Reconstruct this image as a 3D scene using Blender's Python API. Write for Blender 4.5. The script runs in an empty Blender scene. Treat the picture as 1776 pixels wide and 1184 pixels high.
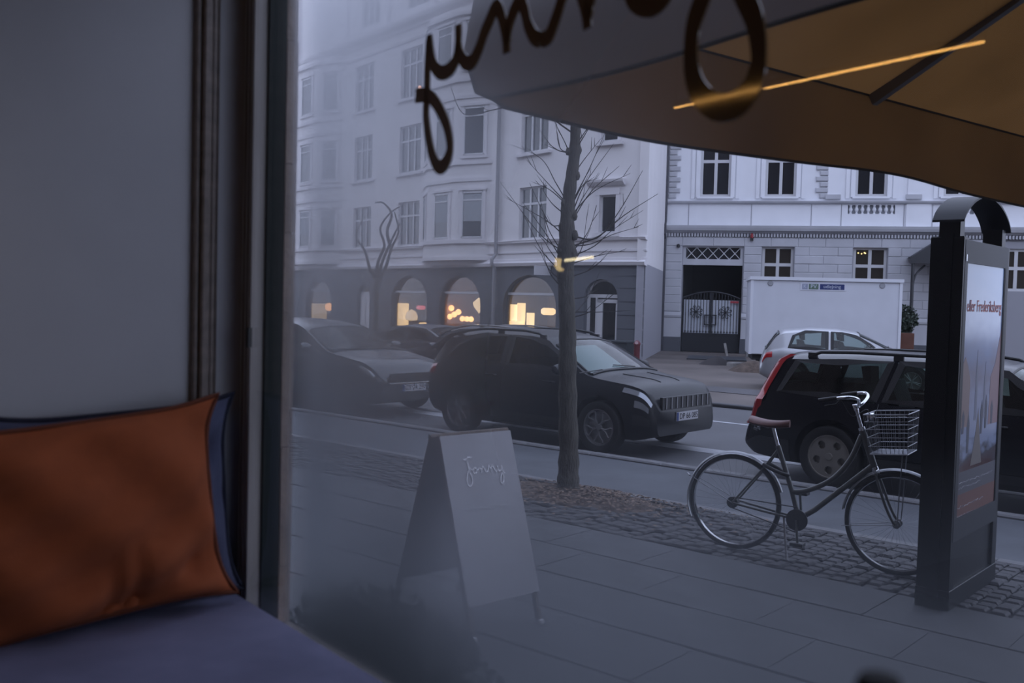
import bpy, bmesh, math, random
import numpy as np
from math import sin, cos, pi, radians, sqrt, atan2
from mathutils import Vector, Matrix
random.seed(11)
sc = bpy.context.scene
COL = sc.collection

# ------------------------------------------------------------------ camera
p_, r_ = radians(2.39), radians(1.5)
FW = Vector((0, cos(p_), -sin(p_))); UP0 = Vector((0, sin(p_), cos(p_))); RT0 = Vector((1, 0, 0))
RT = RT0*cos(r_) + UP0*sin(r_); UP = UP0*cos(r_) - RT0*sin(r_)
cd = bpy.data.cameras.new('camera'); cam = bpy.data.objects.new('camera', cd); COL.objects.link(cam)
cam.matrix_world = Matrix(((RT.x, UP.x, -FW.x, 0), (RT.y, UP.y, -FW.y, 0), (RT.z, UP.z, -FW.z, 1.8), (0, 0, 0, 1)))
cd.sensor_width = 36.0; cd.lens = 35.0; cd.clip_start = .05; cd.clip_end = 300
cd.dof.use_dof = True; cd.dof.focus_distance = 11.0; cd.dof.aperture_fstop = 4.0
sc.camera = cam

# ------------------------------------------------------------------ sky (overcast dusk), exposure
wd = bpy.data.worlds.new('dusk_sky'); sc.world = wd; wd.use_nodes = True
nt = wd.node_tree; nt.nodes.clear()
wo = nt.nodes.new('ShaderNodeOutputWorld'); bg = nt.nodes.new('ShaderNodeBackground')
tc = nt.nodes.new('ShaderNodeTexCoord'); sp = nt.nodes.new('ShaderNodeSeparateXYZ'); cr = nt.nodes.new('ShaderNodeValToRGB')
nt.links.new(tc.outputs['Generated'], sp.inputs[0]); nt.links.new(sp.outputs['Z'], cr.inputs[0])
cr.color_ramp.elements[0].position = 0.0; cr.color_ramp.elements[0].color = (1.28, 1.42, 1.90, 1)
cr.color_ramp.elements[1].position = 1.0; cr.color_ramp.elements[1].color = (1.20, 1.38, 1.94, 1)
nt.links.new(cr.outputs[0], bg.inputs[0]); bg.inputs[1].default_value = 1.0
nt.links.new(bg.outputs[0], wo.inputs[0])
vs = sc.view_settings
vs.view_transform = 'Standard'; vs.look = 'None'; vs.gamma = 1.0; vs.exposure = 0.0; vs.use_curve_mapping = False
try:
    sc.cycles.use_denoising = True
    sc.cycles.max_bounces = 8; sc.cycles.transparent_max_bounces = 16
    sc.cycles.sample_clamp_indirect = 4.0
    sc.cycles.caustics_reflective = False
except Exception: pass

# ------------------------------------------------------------------ frames
def frame(o, ex, z=0.0):
    ex = Vector((ex[0], ex[1])).normalized()
    return Matrix(((ex.x, -ex.y, 0, o[0]), (ex.y, ex.x, 0, o[1]), (0, 0, 1, z), (0, 0, 0, 1)))
I4 = Matrix.Identity(4)
STREET = frame((0, 0), (.757, -.653))          # x along the street, y across it, away from the shop
SHOP = frame((-.616, 2.4), (.627, -.779))       # x along the shop window, y outwards
LEFTB = frame((1.889, 34.558), (.602, -.799))   # x along the pale facade (negative = further), y into the house
CORN = frame((4.324, 32.732), (.8, -.6))        # corner front of that house
RIGHTB = frame((6.1, 40.0), (.967, -.255))      # white ornate facade
FAR = -.08                                      # level of the far pavement
ROAD = -.12

# ------------------------------------------------------------------ materials
MATS = {}
def mat(name, col, rough=.6, metal=0.0, spec=.5, var=0.0, scale=6.0, bump=0.0, bscale=60.0, emit=0.0, ecol=None, coat=0.0, stretch=None, back=None):
    if name in MATS: return MATS[name]
    m = bpy.data.materials.new(name); m.use_nodes = True; MATS[name] = m
    t = m.node_tree; b = t.nodes['Principled BSDF']
    c4 = (col[0], col[1], col[2], 1)
    b.inputs['Base Color'].default_value = c4; b.inputs['Roughness'].default_value = rough
    b.inputs['Metallic'].default_value = metal; b.inputs['Specular IOR Level'].default_value = spec
    b.inputs['Coat Weight'].default_value = coat; b.inputs['Coat Roughness'].default_value = .05
    src = None
    if var or bump:
        co = t.nodes.new('ShaderNodeTexCoord'); mp = t.nodes.new('ShaderNodeMapping')
        t.links.new(co.outputs['Object'], mp.inputs[0])
        if stretch: mp.inputs['Scale'].default_value = stretch
    if var:
        n = t.nodes.new('ShaderNodeTexNoise'); n.inputs['Scale'].default_value = scale; n.inputs['Detail'].default_value = 5
        t.links.new(mp.outputs[0], n.inputs[0])
        r = t.nodes.new('ShaderNodeValToRGB'); t.links.new(n.outputs[0], r.inputs[0])
        r.color_ramp.elements[0].position = .3; r.color_ramp.elements[1].position = .7
        r.color_ramp.elements[0].color = tuple(max(0, c*(1-var)) for c in col)+(1,)
        r.color_ramp.elements[1].color = tuple(min(1, c*(1+var)) for c in col)+(1,)
        src = r.outputs[0]
    if back is not None:
        g = t.nodes.new('ShaderNodeNewGeometry'); mx = t.nodes.new('ShaderNodeMix'); mx.data_type = 'RGBA'
        t.links.new(g.outputs['Backfacing'], mx.inputs['Factor'])
        mx.inputs[6].default_value = c4; mx.inputs[7].default_value = (*back, 1)
        if src: t.links.new(src, mx.inputs[6])
        src = mx.outputs[2]
    if src: t.links.new(src, b.inputs['Base Color'])
    if bump:
        n2 = t.nodes.new('ShaderNodeTexNoise'); n2.inputs['Scale'].default_value = bscale; n2.inputs['Detail'].default_value = 4
        t.links.new(mp.outputs[0], n2.inputs[0])
        bp = t.nodes.new('ShaderNodeBump'); bp.inputs['Strength'].default_value = bump; bp.inputs['Distance'].default_value = .02
        t.links.new(n2.outputs[0], bp.inputs['Height']); t.links.new(bp.outputs[0], b.inputs['Normal'])
    if emit:
        b.inputs['Emission Color'].default_value = (*(ecol or col), 1); b.inputs['Emission Strength'].default_value = emit
    return m

def schlick(t, f0):
    """mirror share of a thin sheet: f0 face on, rising at grazing angles, the same from both sides"""
    lw = t.nodes.new('ShaderNodeLayerWeight'); lw.inputs[0].default_value = .5
    pw = t.nodes.new('ShaderNodeMath'); pw.operation = 'POWER'; t.links.new(lw.outputs['Facing'], pw.inputs[0]); pw.inputs[1].default_value = 5
    ma = t.nodes.new('ShaderNodeMath'); ma.operation = 'MULTIPLY_ADD'; t.links.new(pw.outputs[0], ma.inputs[0]); ma.inputs[1].default_value = 1-f0; ma.inputs[2].default_value = f0
    return ma.outputs[0]
def glass_mat(name, tint=(.5, .6, .58), ior=1.5, clear=1.0):
    if name in MATS: return MATS[name]
    m = bpy.data.materials.new(name); m.use_nodes = True; MATS[name] = m
    t = m.node_tree; t.nodes.clear(); o = t.nodes.new('ShaderNodeOutputMaterial')
    tr = t.nodes.new('ShaderNodeBsdfTransparent'); tr.inputs[0].default_value = (*[c*clear for c in tint], 1)
    gl = t.nodes.new('ShaderNodeBsdfGlossy'); gl.inputs['Roughness'].default_value = .03
    mx = t.nodes.new('ShaderNodeMixShader')
    t.links.new(schlick(t, .05), mx.inputs[0]); t.links.new(tr.outputs[0], mx.inputs[1]); t.links.new(gl.outputs[0], mx.inputs[2])
    t.links.new(mx.outputs[0], o.inputs[0]); return m

def fabric_mat(name, col, tcol, f=.5, var=.15, scale=3, outer=None):
    if name in MATS: return MATS[name]
    m = bpy.data.materials.new(name); m.use_nodes = True; MATS[name] = m
    t = m.node_tree; t.nodes.clear(); o = t.nodes.new('ShaderNodeOutputMaterial')
    d = t.nodes.new('ShaderNodeBsdfDiffuse'); l = t.nodes.new('ShaderNodeBsdfTranslucent'); mx = t.nodes.new('ShaderNodeMixShader')
    co = t.nodes.new('ShaderNodeTexCoord'); n = t.nodes.new('ShaderNodeTexNoise'); n.inputs['Scale'].default_value = scale
    t.links.new(co.outputs['Object'], n.inputs[0])
    for sh, c in ((d, col), (l, tcol)):
        r = t.nodes.new('ShaderNodeValToRGB'); t.links.new(n.outputs[0], r.inputs[0])
        r.color_ramp.elements[0].position = .3; r.color_ramp.elements[1].position = .7
        r.color_ramp.elements[0].color = tuple(k*(1-var) for k in c)+(1,); r.color_ramp.elements[1].color = tuple(k*(1+var) for k in c)+(1,)
        if sh is d and outer:   # paler outer face: sky light and haze put into the colour
            g = t.nodes.new('ShaderNodeNewGeometry'); m2 = t.nodes.new('ShaderNodeMix'); m2.data_type = 'RGBA'
            t.links.new(g.outputs['Backfacing'], m2.inputs['Factor']); t.links.new(r.outputs[0], m2.inputs[6]); m2.inputs[7].default_value = (*outer, 1)
            t.links.new(m2.outputs[2], sh.inputs[0])
        else: t.links.new(r.outputs[0], sh.inputs[0])
    mx.inputs[0].default_value = f
    t.links.new(d.outputs[0], mx.inputs[1]); t.links.new(l.outputs[0], mx.inputs[2]); t.links.new(mx.outputs[0], o.inputs[0])
    return m

# ------------------------------------------------------------------ mesh builder
class MB:
    def __init__(s): s.v = []; s.f = []; s.mi = []
    def add(s, vs, fs, mi=0):
        n = len(s.v); s.v += [tuple(map(float, q)) for q in vs]; s.f += [tuple(i+n for i in f) for f in fs]; s.mi += [mi]*len(fs); return s
    def box(s, x0, x1, y0, y1, z0, z1, mi=0):
        return s.add([(x0,y0,z0),(x1,y0,z0),(x1,y1,z0),(x0,y1,z0),(x0,y0,z1),(x1,y0,z1),(x1,y1,z1),(x0,y1,z1)],
                     [(0,3,2,1),(4,5,6,7),(0,1,5,4),(1,2,6,5),(2,3,7,6),(3,0,4,7)], mi)
    def cbox(s, x0, x1, y0, y1, z0, z1, c=.01):
        """box with the upper and front edges chamfered (block with worn arrises)"""
        q = [(x0,y1,z0),(x1,y1,z0),(x1,y1,z1),(x0,y1,z1), (x0,y0+c,z0),(x1,y0+c,z0),(x1,y0+c,z1),(x0,y0+c,z1),
             (x0+c,y0,z0+c),(x1-c,y0,z0+c),(x1-c,y0,z1-c),(x0+c,y0,z1-c)]
        return s.add(q, [(0,3,2,1),(0,1,5,4),(1,2,6,5),(2,3,7,6),(3,0,4,7),(4,5,9,8),(5,6,10,9),(6,7,11,10),(7,4,8,11),(8,9,10,11)])
    def tbox(s, x0, x1, y0, y1, z0, z1, c=.01):
        """slab with chamfered top"""
        q = [(x0,y0,z0),(x1,y0,z0),(x1,y1,z0),(x0,y1,z0),(x0,y0,z1-c),(x1,y0,z1-c),(x1,y1,z1-c),(x0,y1,z1-c),
             (x0+c,y0+c,z1),(x1-c,y0+c,z1),(x1-c,y1-c,z1),(x0+c,y1-c,z1)]
        return s.add(q, [(0,3,2,1),(0,1,5,4),(1,2,6,5),(2,3,7,6),(3,0,4,7),(4,5,9,8),(5,6,10,9),(6,7,11,10),(7,4,8,11),(8,9,10,11)])
    def tube(s, pts, r, n=8, caps=True):
        pts = [Vector(q) for q in pts]; m = len(pts)
        rs = r if isinstance(r, (list, tuple)) else [r]*m
        vs = []; fs = []; prev = None
        for i, q in enumerate(pts):
            a = pts[max(0, i-1)]; b = pts[min(m-1, i+1)]; d = (b-a)
            d = d.normalized() if d.length > 1e-9 else Vector((0, 0, 1))
            if prev is None:
                ref = Vector((0, 0, 1)) if abs(d.z) < .9 else Vector((1, 0, 0)); e1 = d.cross(ref).normalized()
            else:
                e1 = prev - d*prev.dot(d); e1 = e1.normalized() if e1.length > 1e-6 else d.cross(Vector((0, 0, 1))).normalized()
            prev = e1; e2 = d.cross(e1)
            for k in range(n):
                t = 2*pi*k/n; vs.append(q + (e1*cos(t)+e2*sin(t))*rs[i])
        for i in range(m-1):
            for k in range(n):
                k2 = (k+1) % n; fs.append((i*n+k, i*n+k2, (i+1)*n+k2, (i+1)*n+k))
        if caps: fs.append(tuple(range(n))[::-1]); fs.append(tuple(range((m-1)*n, m*n)))
        return s.add(vs, fs)
    def lathe(s, prof, n=20, M=None, closed=False):
        """profile [(r, z)] round the z axis, M places it"""
        M = M or I4; vs = []; fs = []; m = len(prof)
        for r, z in prof:
            for k in range(n):
                t = 2*pi*k/n; vs.append(M @ Vector((r*cos(t), r*sin(t), z)))
        for i in range(m-1 if not closed else m):
            j = (i+1) % m
            for k in range(n):
                k2 = (k+1) % n; fs.append((i*n+k, i*n+k2, j*n+k2, j*n+k))
        if not closed:
            if prof[0][0] > 1e-4: fs.append(tuple(range(n))[::-1])
            if prof[-1][0] > 1e-4: fs.append(tuple(range((m-1)*n, m*n)))
        return s.add(vs, fs)
    def prism(s, pts, d0, d1, axis='y'):
        """polygon [(a, b)] extruded along axis; y: (a,b)->(x,z)   x: (y,z)   z: (x,y)"""
        n = len(pts)
        def P(a, b, d): return (a, d, b) if axis == 'y' else ((d, a, b) if axis == 'x' else (a, b, d))
        vs = [P(a, b, d0) for a, b in pts] + [P(a, b, d1) for a, b in pts]
        fs = [tuple(range(n)), tuple(range(2*n-1, n-1, -1))] + [(i, i+n, (i+1) % n+n, (i+1) % n) for i in range(n)]
        return s.add(vs, fs)
    def ribbon(s, a, b, thick):
        """solid strip between polylines a and b, thick = offset vector"""
        n = len(a); t = Vector(thick); A = [Vector(q) for q in a]; B = [Vector(q) for q in b]
        vs = A + B + [q+t for q in A] + [q+t for q in B]; fs = []
        for i in range(n-1):
            fs += [(i, i+1, n+i+1, n+i), (2*n+i, 3*n+i, 3*n+i+1, 2*n+i+1), (i, 2*n+i, 2*n+i+1, i+1), (n+i, n+i+1, 3*n+i+1, 3*n+i)]
        fs += [(0, n, 3*n, 2*n), (n-1, 3*n-1, 4*n-1, 2*n-1)]
        return s.add(vs, fs)
    def grid(s, fn, nu, nv, mi=0):
        vs = [fn(i/nu, j/nv) for i in range(nu+1) for j in range(nv+1)]
        fs = [(i*(nv+1)+j, (i+1)*(nv+1)+j, (i+1)*(nv+1)+j+1, i*(nv+1)+j+1) for i in range(nu) for j in range(nv)]
        return s.add(vs, fs, mi)
    def mesh(s, name, mats, smooth=False, fix=True, ang=40):
        me = bpy.data.meshes.new(name); me.from_pydata(s.v, [], s.f)
        for m in (mats if isinstance(mats, (list, tuple)) else [mats]): me.materials.append(m)
        if any(s.mi): me.polygons.foreach_set('material_index', s.mi)
        if fix:
            b = bmesh.new(); b.from_mesh(me); bmesh.ops.recalc_face_normals(b, faces=b.faces); b.to_mesh(me); b.free()
        if smooth:
            me.polygons.foreach_set('use_smooth', [True]*len(me.polygons)); me.set_sharp_from_angle(angle=radians(ang))
        return me
    def build(s, name, mats, parent=None, M=None, smooth=False, fix=True, ang=40):
        return link(name, s.mesh(name, mats, smooth, fix, ang), parent, M)

def link(name, me, parent=None, M=None):
    o = bpy.data.objects.new(name, me); COL.objects.link(o)
    if parent is not None: o.parent = parent
    if M is not None: o.matrix_local = M
    return o
def tag(o, label=None, cat=None, group=None, kind=None):
    if label: o['label'] = label
    if cat: o['category'] = cat
    if group: o['group'] = group
    if kind: o['kind'] = kind
    return o
def thing(name, label, cat, M, group=None):
    o = bpy.data.objects.new(name, None); COL.objects.link(o); o.matrix_world = M; o.empty_display_size = .1
    return tag(o, label, cat, group)
def struct(name, mb, m, M=None, label=None, smooth=False):
    o = mb.build(name, m, None, M, smooth); o['kind'] = 'structure'
    if label: o['label'] = label
    return o
def T(x, y, z): return Matrix.Translation((x, y, z))
def RX(a): return Matrix.Rotation(radians(a), 4, 'X')
def RY(a): return Matrix.Rotation(radians(a), 4, 'Y')
def RZ(a): return Matrix.Rotation(radians(a), 4, 'Z')
def smooth_path(pts, sub=6):
    """Catmull-Rom through points of any dimension"""
    P = [np.array(q, float) for q in pts]; P = [2*P[0]-P[1]] + P + [2*P[-1]-P[-2]]; out = []
    for i in range(1, len(P)-2):
        for k in range(sub):
            t = k/sub; a, b, c, d = P[i-1:i+3]
            out.append(.5*((2*b)+(-a+c)*t+(2*a-5*b+4*c-d)*t*t+(-a+3*b-3*c+d)*t**3))
    out.append(P[-2]); return out
def text(body, size, m, parent, M, extrude=.001, align='CENTER', name='lettering'):
    c = bpy.data.curves.new(name, 'FONT'); c.body = body; c.size = size; c.extrude = extrude
    c.align_x = align; c.align_y = 'CENTER'; c.materials.append(m); c.resolution_u = 3
    tmp = bpy.data.objects.new(name, c); COL.objects.link(tmp)
    dg = bpy.context.evaluated_depsgraph_get(); me = bpy.data.meshes.new_from_object(tmp.evaluated_get(dg))
    bpy.data.objects.remove(tmp); o = link(name, me, parent, M); return o
def wall_with_holes(x0, x1, z0, z1, holes, depth, y=0.0):
    """front face of a wall in the xz plane with holes, each hole with reveals running back to y+depth"""
    b = bmesh.new(); edges = []
    def loop(pts):
        vs = [b.verts.new((a, y, c)) for a, c in pts]
        for i in range(len(vs)): edges.append(b.edges.new((vs[i], vs[(i+1) % len(vs)])))
    loop([(x0, z0), (x1, z0), (x1, z1), (x0, z1)])
    for h in holes: loop(h)
    bmesh.ops.triangle_fill(b, use_beauty=True, use_dissolve=False, edges=edges, normal=(0, -1, 0))
    mb = MB(); b.verts.index_update(); b.normal_update()
    mb.add([v.co[:] for v in b.verts], [tuple(v.index for v in f.verts) for f in b.faces]); b.free()
    for h in holes:
        n = len(h); mb.add([(a, y, c) for a, c in h]+[(a, y+depth, c) for a, c in h], [(i, (i+1) % n, n+(i+1) % n, n+i) for i in range(n)])
    return mb
def rect(x0, x1, z0, z1): return [(x0, z0), (x1, z0), (x1, z1), (x0, z1)]
def arch(x0, x1, z0, zs, zt, n=14):
    """opening with a round head springing at zs and topping at zt"""
    cx = (x0+x1)/2; rx = (x1-x0)/2
    return [(x0, z0), (x1, z0)] + [(cx+rx*cos(pi*k/n), zs+(zt-zs)*sin(pi*k/n)) for k in range(n+1)]

# ================================================================== THE CAFE INTERIOR (frame SHOP)
m_wall = mat('painted_panel', (.46, .46, .48), .55, var=.06, scale=2.0, bump=.05, bscale=20)
m_dark = mat('room_paint', (.40, .39, .40), .8)
m_shop = mat('shop_facade', (.16, .13, .115), .85, var=.15, scale=1.0, bump=.2, bscale=8)
m_wood = mat('brown_moulding', (.19, .155, .135), .5, var=.25, scale=4, stretch=(8, 8, .6))
m_frame = mat('grey_brown_frame', (.27, .25, .24), .5, var=.2, scale=5, stretch=(6, 6, .5))
m_green = mat('dark_green_paint', (.008, .014, .014), .6, spec=.2)
m_stone = mat('brown_stone', (.22, .17, .14), .8, var=.3, scale=6, bump=.3)

struct('floor', MB().box(-.2, 8, -4.5, .02, .5, .6), mat('floorboards', (.07, .05, .035), .5, var=.3), SHOP)
struct('ceiling', MB().box(-.2, 8, -4.5, .02, 3.3, 3.4), m_dark, SHOP)
wl = struct('wall_left', MB().box(-.24, -.12, -4.5, .02, .6, 3.3), m_wall, SHOP)
# vertical mouldings of the panelled side wall
for y0, y1, d in ((-.118, -.104, .02), (-.104, -.082, .034), (-.080, -.066, .024), (-.064, -.056, .014)):
    MB().tbox(0, y1-y0, 0, 2.3, 0, d, .004).build('moulding', m_wood, wl, T(-.12, y1, .98) @ Matrix(((0, 0, 1, 0), (-1, 0, 0, 0), (0, 1, 0, 0), (0, 0, 0, 1))))
struct('wall_back', MB().box(-.2, 8, -4.6, -4.5, .6, 3.3), m_dark, SHOP)
struct('wall_right', MB().box(8, 8.1, -4.5, .02, .6, 3.3), m_dark, SHOP)
fr = MB()
fr.box(-45, -.085, .03, .1, -.3, 17); fr.box(-.085, 8, .03, .1, 2.95, 17); fr.box(-.085, 8, .03, .1, -.3, .98); fr.box(3.6, 3.9, .03, .1, .98, 2.95); fr.box(8, 40, .03, .1, -.3, 17)
wf_ = struct('wall_front', fr, m_shop, SHOP)
fi = MB(); fi.box(-.12, 8, .0, .03, 2.95, 3.3); fi.box(-.12, 8, .0, .03, .6, .98); fi.box(3.6, 3.9, 0, .03, .98, 2.95)
fi.build('plaster', m_dark, wf_)
w2 = MB()
for x in (3.9, 5.9, 7.94): w2.box(x, x+.06, -.03, .04, .98, 2.95)
w2.box(3.9, 8, -.03, .04, 2.9, 2.95); w2.box(3.9, 8, -.03, .04, .98, 1.03)
w2o = struct('added_window', w2, m_frame, SHOP)  # unseen window, added to bring more daylight into the room
for a, b in ((3.96, 5.9), (5.96, 7.94)): MB().box(a, b, .004, .01, 1.03, 2.9).build('pane', glass_mat('plain_pane', (.95, .95, .95)), w2o)
w1 = MB()
w1.box(-.085, -.046, .0, .03, .98, 2.95); w1.box(-.078, -.072, -.006, .0, .98, 2.95); w1.box(-.060, -.052, -.006, .0, .98, 2.95)
w1.box(-.046, -.028, -.004, .03, .98, 2.95)
w1.box(3.55, 3.6, -.03, .03, .98, 2.95); w1.box(-.085, 3.6, -.02, .03, 2.9, 2.95); w1.box(-.085, 3.6, -.005, .03, .96, 1.0)
win1 = struct('window_1', w1, m_frame, SHOP)
MB().box(-.036, -.02, -.012, -.003, 1.668, 1.716).build('catch', mat('black_iron', (.006, .006, .006), .4), win1)
# outer green frame and stone jamb seen obliquely through the steamed pane
MB().box(-.085, -.018, .03, .075, .9, 3.2).build('outer_frame', m_green, win1)
MB().box(-.4, -.03, .078, .10, 0, 3.2).build('jamb_mortar', m_stone, win1)
zz = [.0, .62, 1.12, 1.42, 1.95, 2.12, 2.42, 3.2]
for a, b in zip(zz[:-1], zz[1:]):
    MB().box(-.4, -.014 + random.uniform(-.004, .003), .075, .105, a+.001, b-.001).build('jamb_stone', m_stone, win1)

# steamed window pane: clear glass with condensation that thickens to the left and towards the sill
def steam():
    m = bpy.data.materials.new('steamed_glass'); m.use_nodes = True; t = m.node_tree; t.nodes.clear()
    N = t.nodes.new; Lk = t.links.new
    o = N('ShaderNodeOutputMaterial'); co = N('ShaderNodeTexCoord'); se = N('ShaderNodeSeparateXYZ'); Lk(co.outputs['Object'], se.inputs[0])
    nz = N('ShaderNodeTexNoise'); nz.inputs['Scale'].default_value = 2.6; nz.inputs['Detail'].default_value = 4; Lk(co.outputs['Object'], nz.inputs[0])
    def mth(op, a, b=None, c=None):
        n = N('ShaderNodeMath'); n.operation = op
        for i, q in enumerate((a, b, c)):
            if q is None: continue
            if isinstance(q, (int, float)): n.inputs[i].default_value = q
            else: Lk(q, n.inputs[i])
        return n.outputs[0]
    def ramp(val, a, b, lo, hi):
        n = N('ShaderNodeMapRange'); n.interpolation_type = 'SMOOTHSTEP'; Lk(val, n.inputs[0])
        for i, q in enumerate((a, b, lo, hi)): n.inputs[i+1].default_value = q
        return n.outputs[0]
    wob = mth('MULTIPLY', mth('SUBTRACT', nz.outputs[0], .5), .30)
    X = mth('SUBTRACT', mth('ADD', se.outputs['X'], wob), mth('MULTIPLY', mth('MAXIMUM', mth('SUBTRACT', se.outputs['Z'], 1.9), 0.0), .95)); Z = mth('ADD', se.outputs['Z'], mth('MULTIPLY', wob, .45))
    fl = ramp(X, FOG['x0'], FOG['x1'], FOG['xl'], 0.0)
    fb = ramp(Z, FOG['z0'], FOG['z1'], FOG['zl'], 0.0)
    d = mth('MINIMUM', mth('ADD', mth('MAXIMUM', fl, fb), mth('MULTIPLY', mth('MINIMUM', fl, fb), .19)), .96)
    d = mth('ADD', mth('MULTIPLY', mth('MULTIPLY', d, ramp(se.outputs['X'], .09, .32, .0, 1.0)), .98), .012)
    tr = N('ShaderNodeBsdfTransparent'); gl = N('ShaderNodeBsdfGlossy'); gl.inputs['Roughness'].default_value = 0.0
    clear = N('ShaderNodeMixShader'); Lk(schlick(t, .075), clear.inputs[0]); Lk(tr.outputs[0], clear.inputs[1]); Lk(gl.outputs[0], clear.inputs[2])
    rf = N('ShaderNodeBsdfRefraction'); rf.inputs['IOR'].default_value = FOG['ior']; rf.inputs['Roughness'].default_value = FOG['rough']; rf.inputs[0].default_value = FOG['rcol']
    tl = N('ShaderNodeBsdfTranslucent'); tl.inputs[0].default_value = FOG['tcol']
    fog = N('ShaderNodeMixShader'); fog.inputs[0].default_value = FOG['tmix']; Lk(rf.outputs[0], fog.inputs[1]); Lk(tl.outputs[0], fog.inputs[2])
    mx = N('ShaderNodeMixShader'); Lk(d, mx.inputs[0]); Lk(clear.outputs[0], mx.inputs[1]); Lk(fog.outputs[0], mx.inputs[2])
    Lk(mx.outputs[0], o.inputs[0]); return m
FOG = dict(x0=.0, x1=1.51, xl=.92, z0=1.26, z1=1.70, zl=.77, ior=1.12, rough=1.0, rcol=(.86, .9, .95, 1), tcol=(.10, .11, .13, 1), tmix=.25)
m_steam = steam()
m_edge = bpy.data.materials.new('pane_back'); m_edge.use_nodes = True
_t = m_edge.node_tree; _t.nodes.clear(); _o = _t.nodes.new('ShaderNodeOutputMaterial'); _b = _t.nodes.new('ShaderNodeBsdfTransparent'); _t.links.new(_b.outputs[0], _o.inputs[0])
gp = MB()
gp.add([(-.03, 0, 1.0), (3.56, 0, 1.0), (3.56, 0, 2.92), (-.03, 0, 2.92)], [(0, 1, 2, 3)], 0)
gp.add([(-.03, .006, 1.0), (3.56, .006, 1.0), (3.56, .006, 2.92), (-.03, .006, 2.92)], [(3, 2, 1, 0)], 1)
gp.build('pane', [m_steam, m_edge], win1, fix=False)

# window bench
bn = thing('window_bench', 'lavender grey padded window bench under the cushions', 'bench', SHOP)
MB().tbox(-.12, 3.6, -.74, -.03, .6, 1.0, .01).build('bench_base', m_wall, bn)
m_pad = mat('lavender_fabric', (.20, .20, .31), .9, var=.18, scale=5, bump=.25, bscale=300)
MB().tbox(-.12, 3.6, -.76, -.012, 1.0, 1.06, .012).build('seat_pad', m_pad, bn, smooth=True)

# ================================================================== GROUND
m_slab = mat('paving_slab', (.062, .065, .074), .7, var=.22, scale=3, bump=.25, bscale=50)
m_joint = mat('joint_sand', (.022, .022, .024), .95)
m_sett = mat('granite_sett', (.055, .054, .06), .75, var=.2, scale=5, bump=.4, bscale=60)
m_asph = mat('asphalt', (.072, .078, .092), .72, var=.18, scale=2.2, bump=.2, bscale=120)
m_asph2 = mat('road_asphalt', (.068, .069, .077), .62, var=.16, scale=1.2, bump=.2, bscale=90)
m_kerb = mat('granite_kerb', (.14, .14, .15), .7, var=.2, scale=6, bump=.2)
m_white = mat('road_paint', (.36, .37, .40), .7, var=.15, scale=6)
m_farp = mat('far_paving', (.105, .088, .080), .8, var=.35, scale=.55, bump=.2, bscale=30)
m_soil = mat('pit_soil', (.085, .062, .05), .95, var=.4, scale=9, bump=.8, bscale=40)

pav = struct('pavement', MB().box(-30, 12, -6, 7.74, -.3, -.025), m_joint, STREET, 'grey slab pavement in front of the window')
me_slab = MB().add([(.0015,.004,-.04),(.7985,.004,-.04),(.7985,.608,-.04),(.0015,.608,-.04),(.0015,.004,-.01),(.7985,.004,-.01),(.7985,.608,-.01),(.0015,.608,-.01),(.0025,.014,0),(.7975,.014,0),(.7975,.598,0),(.0025,.598,0)], [(0,3,2,1),(0,1,5,4),(1,2,6,5),(2,3,7,6),(3,0,4,7),(4,5,9,8),(5,6,10,9),(6,7,11,10),(7,4,8,11),(8,9,10,11)]).mesh('paving_slab', m_slab)
for r in range(8):
    for k in range(20):
        o = link('paving_slab', me_slab, pav, T(-15.0 + k*.8 + (.4 if r % 2 else 0), 6.375 - (r+1)*.6115, random.uniform(-.003, .003)))
me_setts = []
for k in range(5):
    b = MB(); w = .109; h = random.uniform(-.004, .004)
    a = [random.uniform(.0, .008) for _ in range(8)]
    b.add([(a[0], a[1], -.06), (w-a[2], a[3], -.06), (w-a[4], w-a[5], -.06), (a[6], w-a[7], -.06),
           (a[0], a[1], -.012), (w-a[2], a[3], -.012), (w-a[4], w-a[5], -.012), (a[6], w-a[7], -.012),
           (a[0]+.012, a[1]+.012, h), (w-a[2]-.012, a[3]+.012, h), (w-a[4]-.012, w-a[5]-.012, h), (a[6]+.012, w-a[7]-.012, h)],
          [(0, 1, 5, 4), (1, 2, 6, 5), (2, 3, 7, 6), (3, 0, 4, 7), (4, 5, 9, 8), (5, 6, 10, 9), (6, 7, 11, 10), (7, 4, 8, 11), (8, 9, 10, 11)])
    me_setts.append(b)
setts_meshes = [b.mesh('sett', m_sett) for b in me_setts]
rest = MB(); PIT = (-5.55, 7.42)
for i in range(112):
    for j in range(12):
        x = -12.2 + i*.112 + random.uniform(-.006, .006); y = 6.385 + j*.112 + random.uniform(-.006, .006) + .02*sin(i*.7)
        e = ((x-PIT[0])/.92)**2 + ((y-PIT[1])/.52)**2
        if e < 1 + random.uniform(-.25, .2): continue
        z = random.uniform(-.01, .006)
        if -6.5 < x < -3.35:
            link('sett', random.choice(setts_meshes), pav, T(x, y, z) @ RZ(random.uniform(-6, 6)))
        else:
            b = random.choice(me_setts); rest.add([(q[0]+x, q[1]+y, q[2]+z) for q in b.v], b.f)
o = rest.build('sett_paving', m_sett, pav); o['kind'] = 'stuff'
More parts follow.
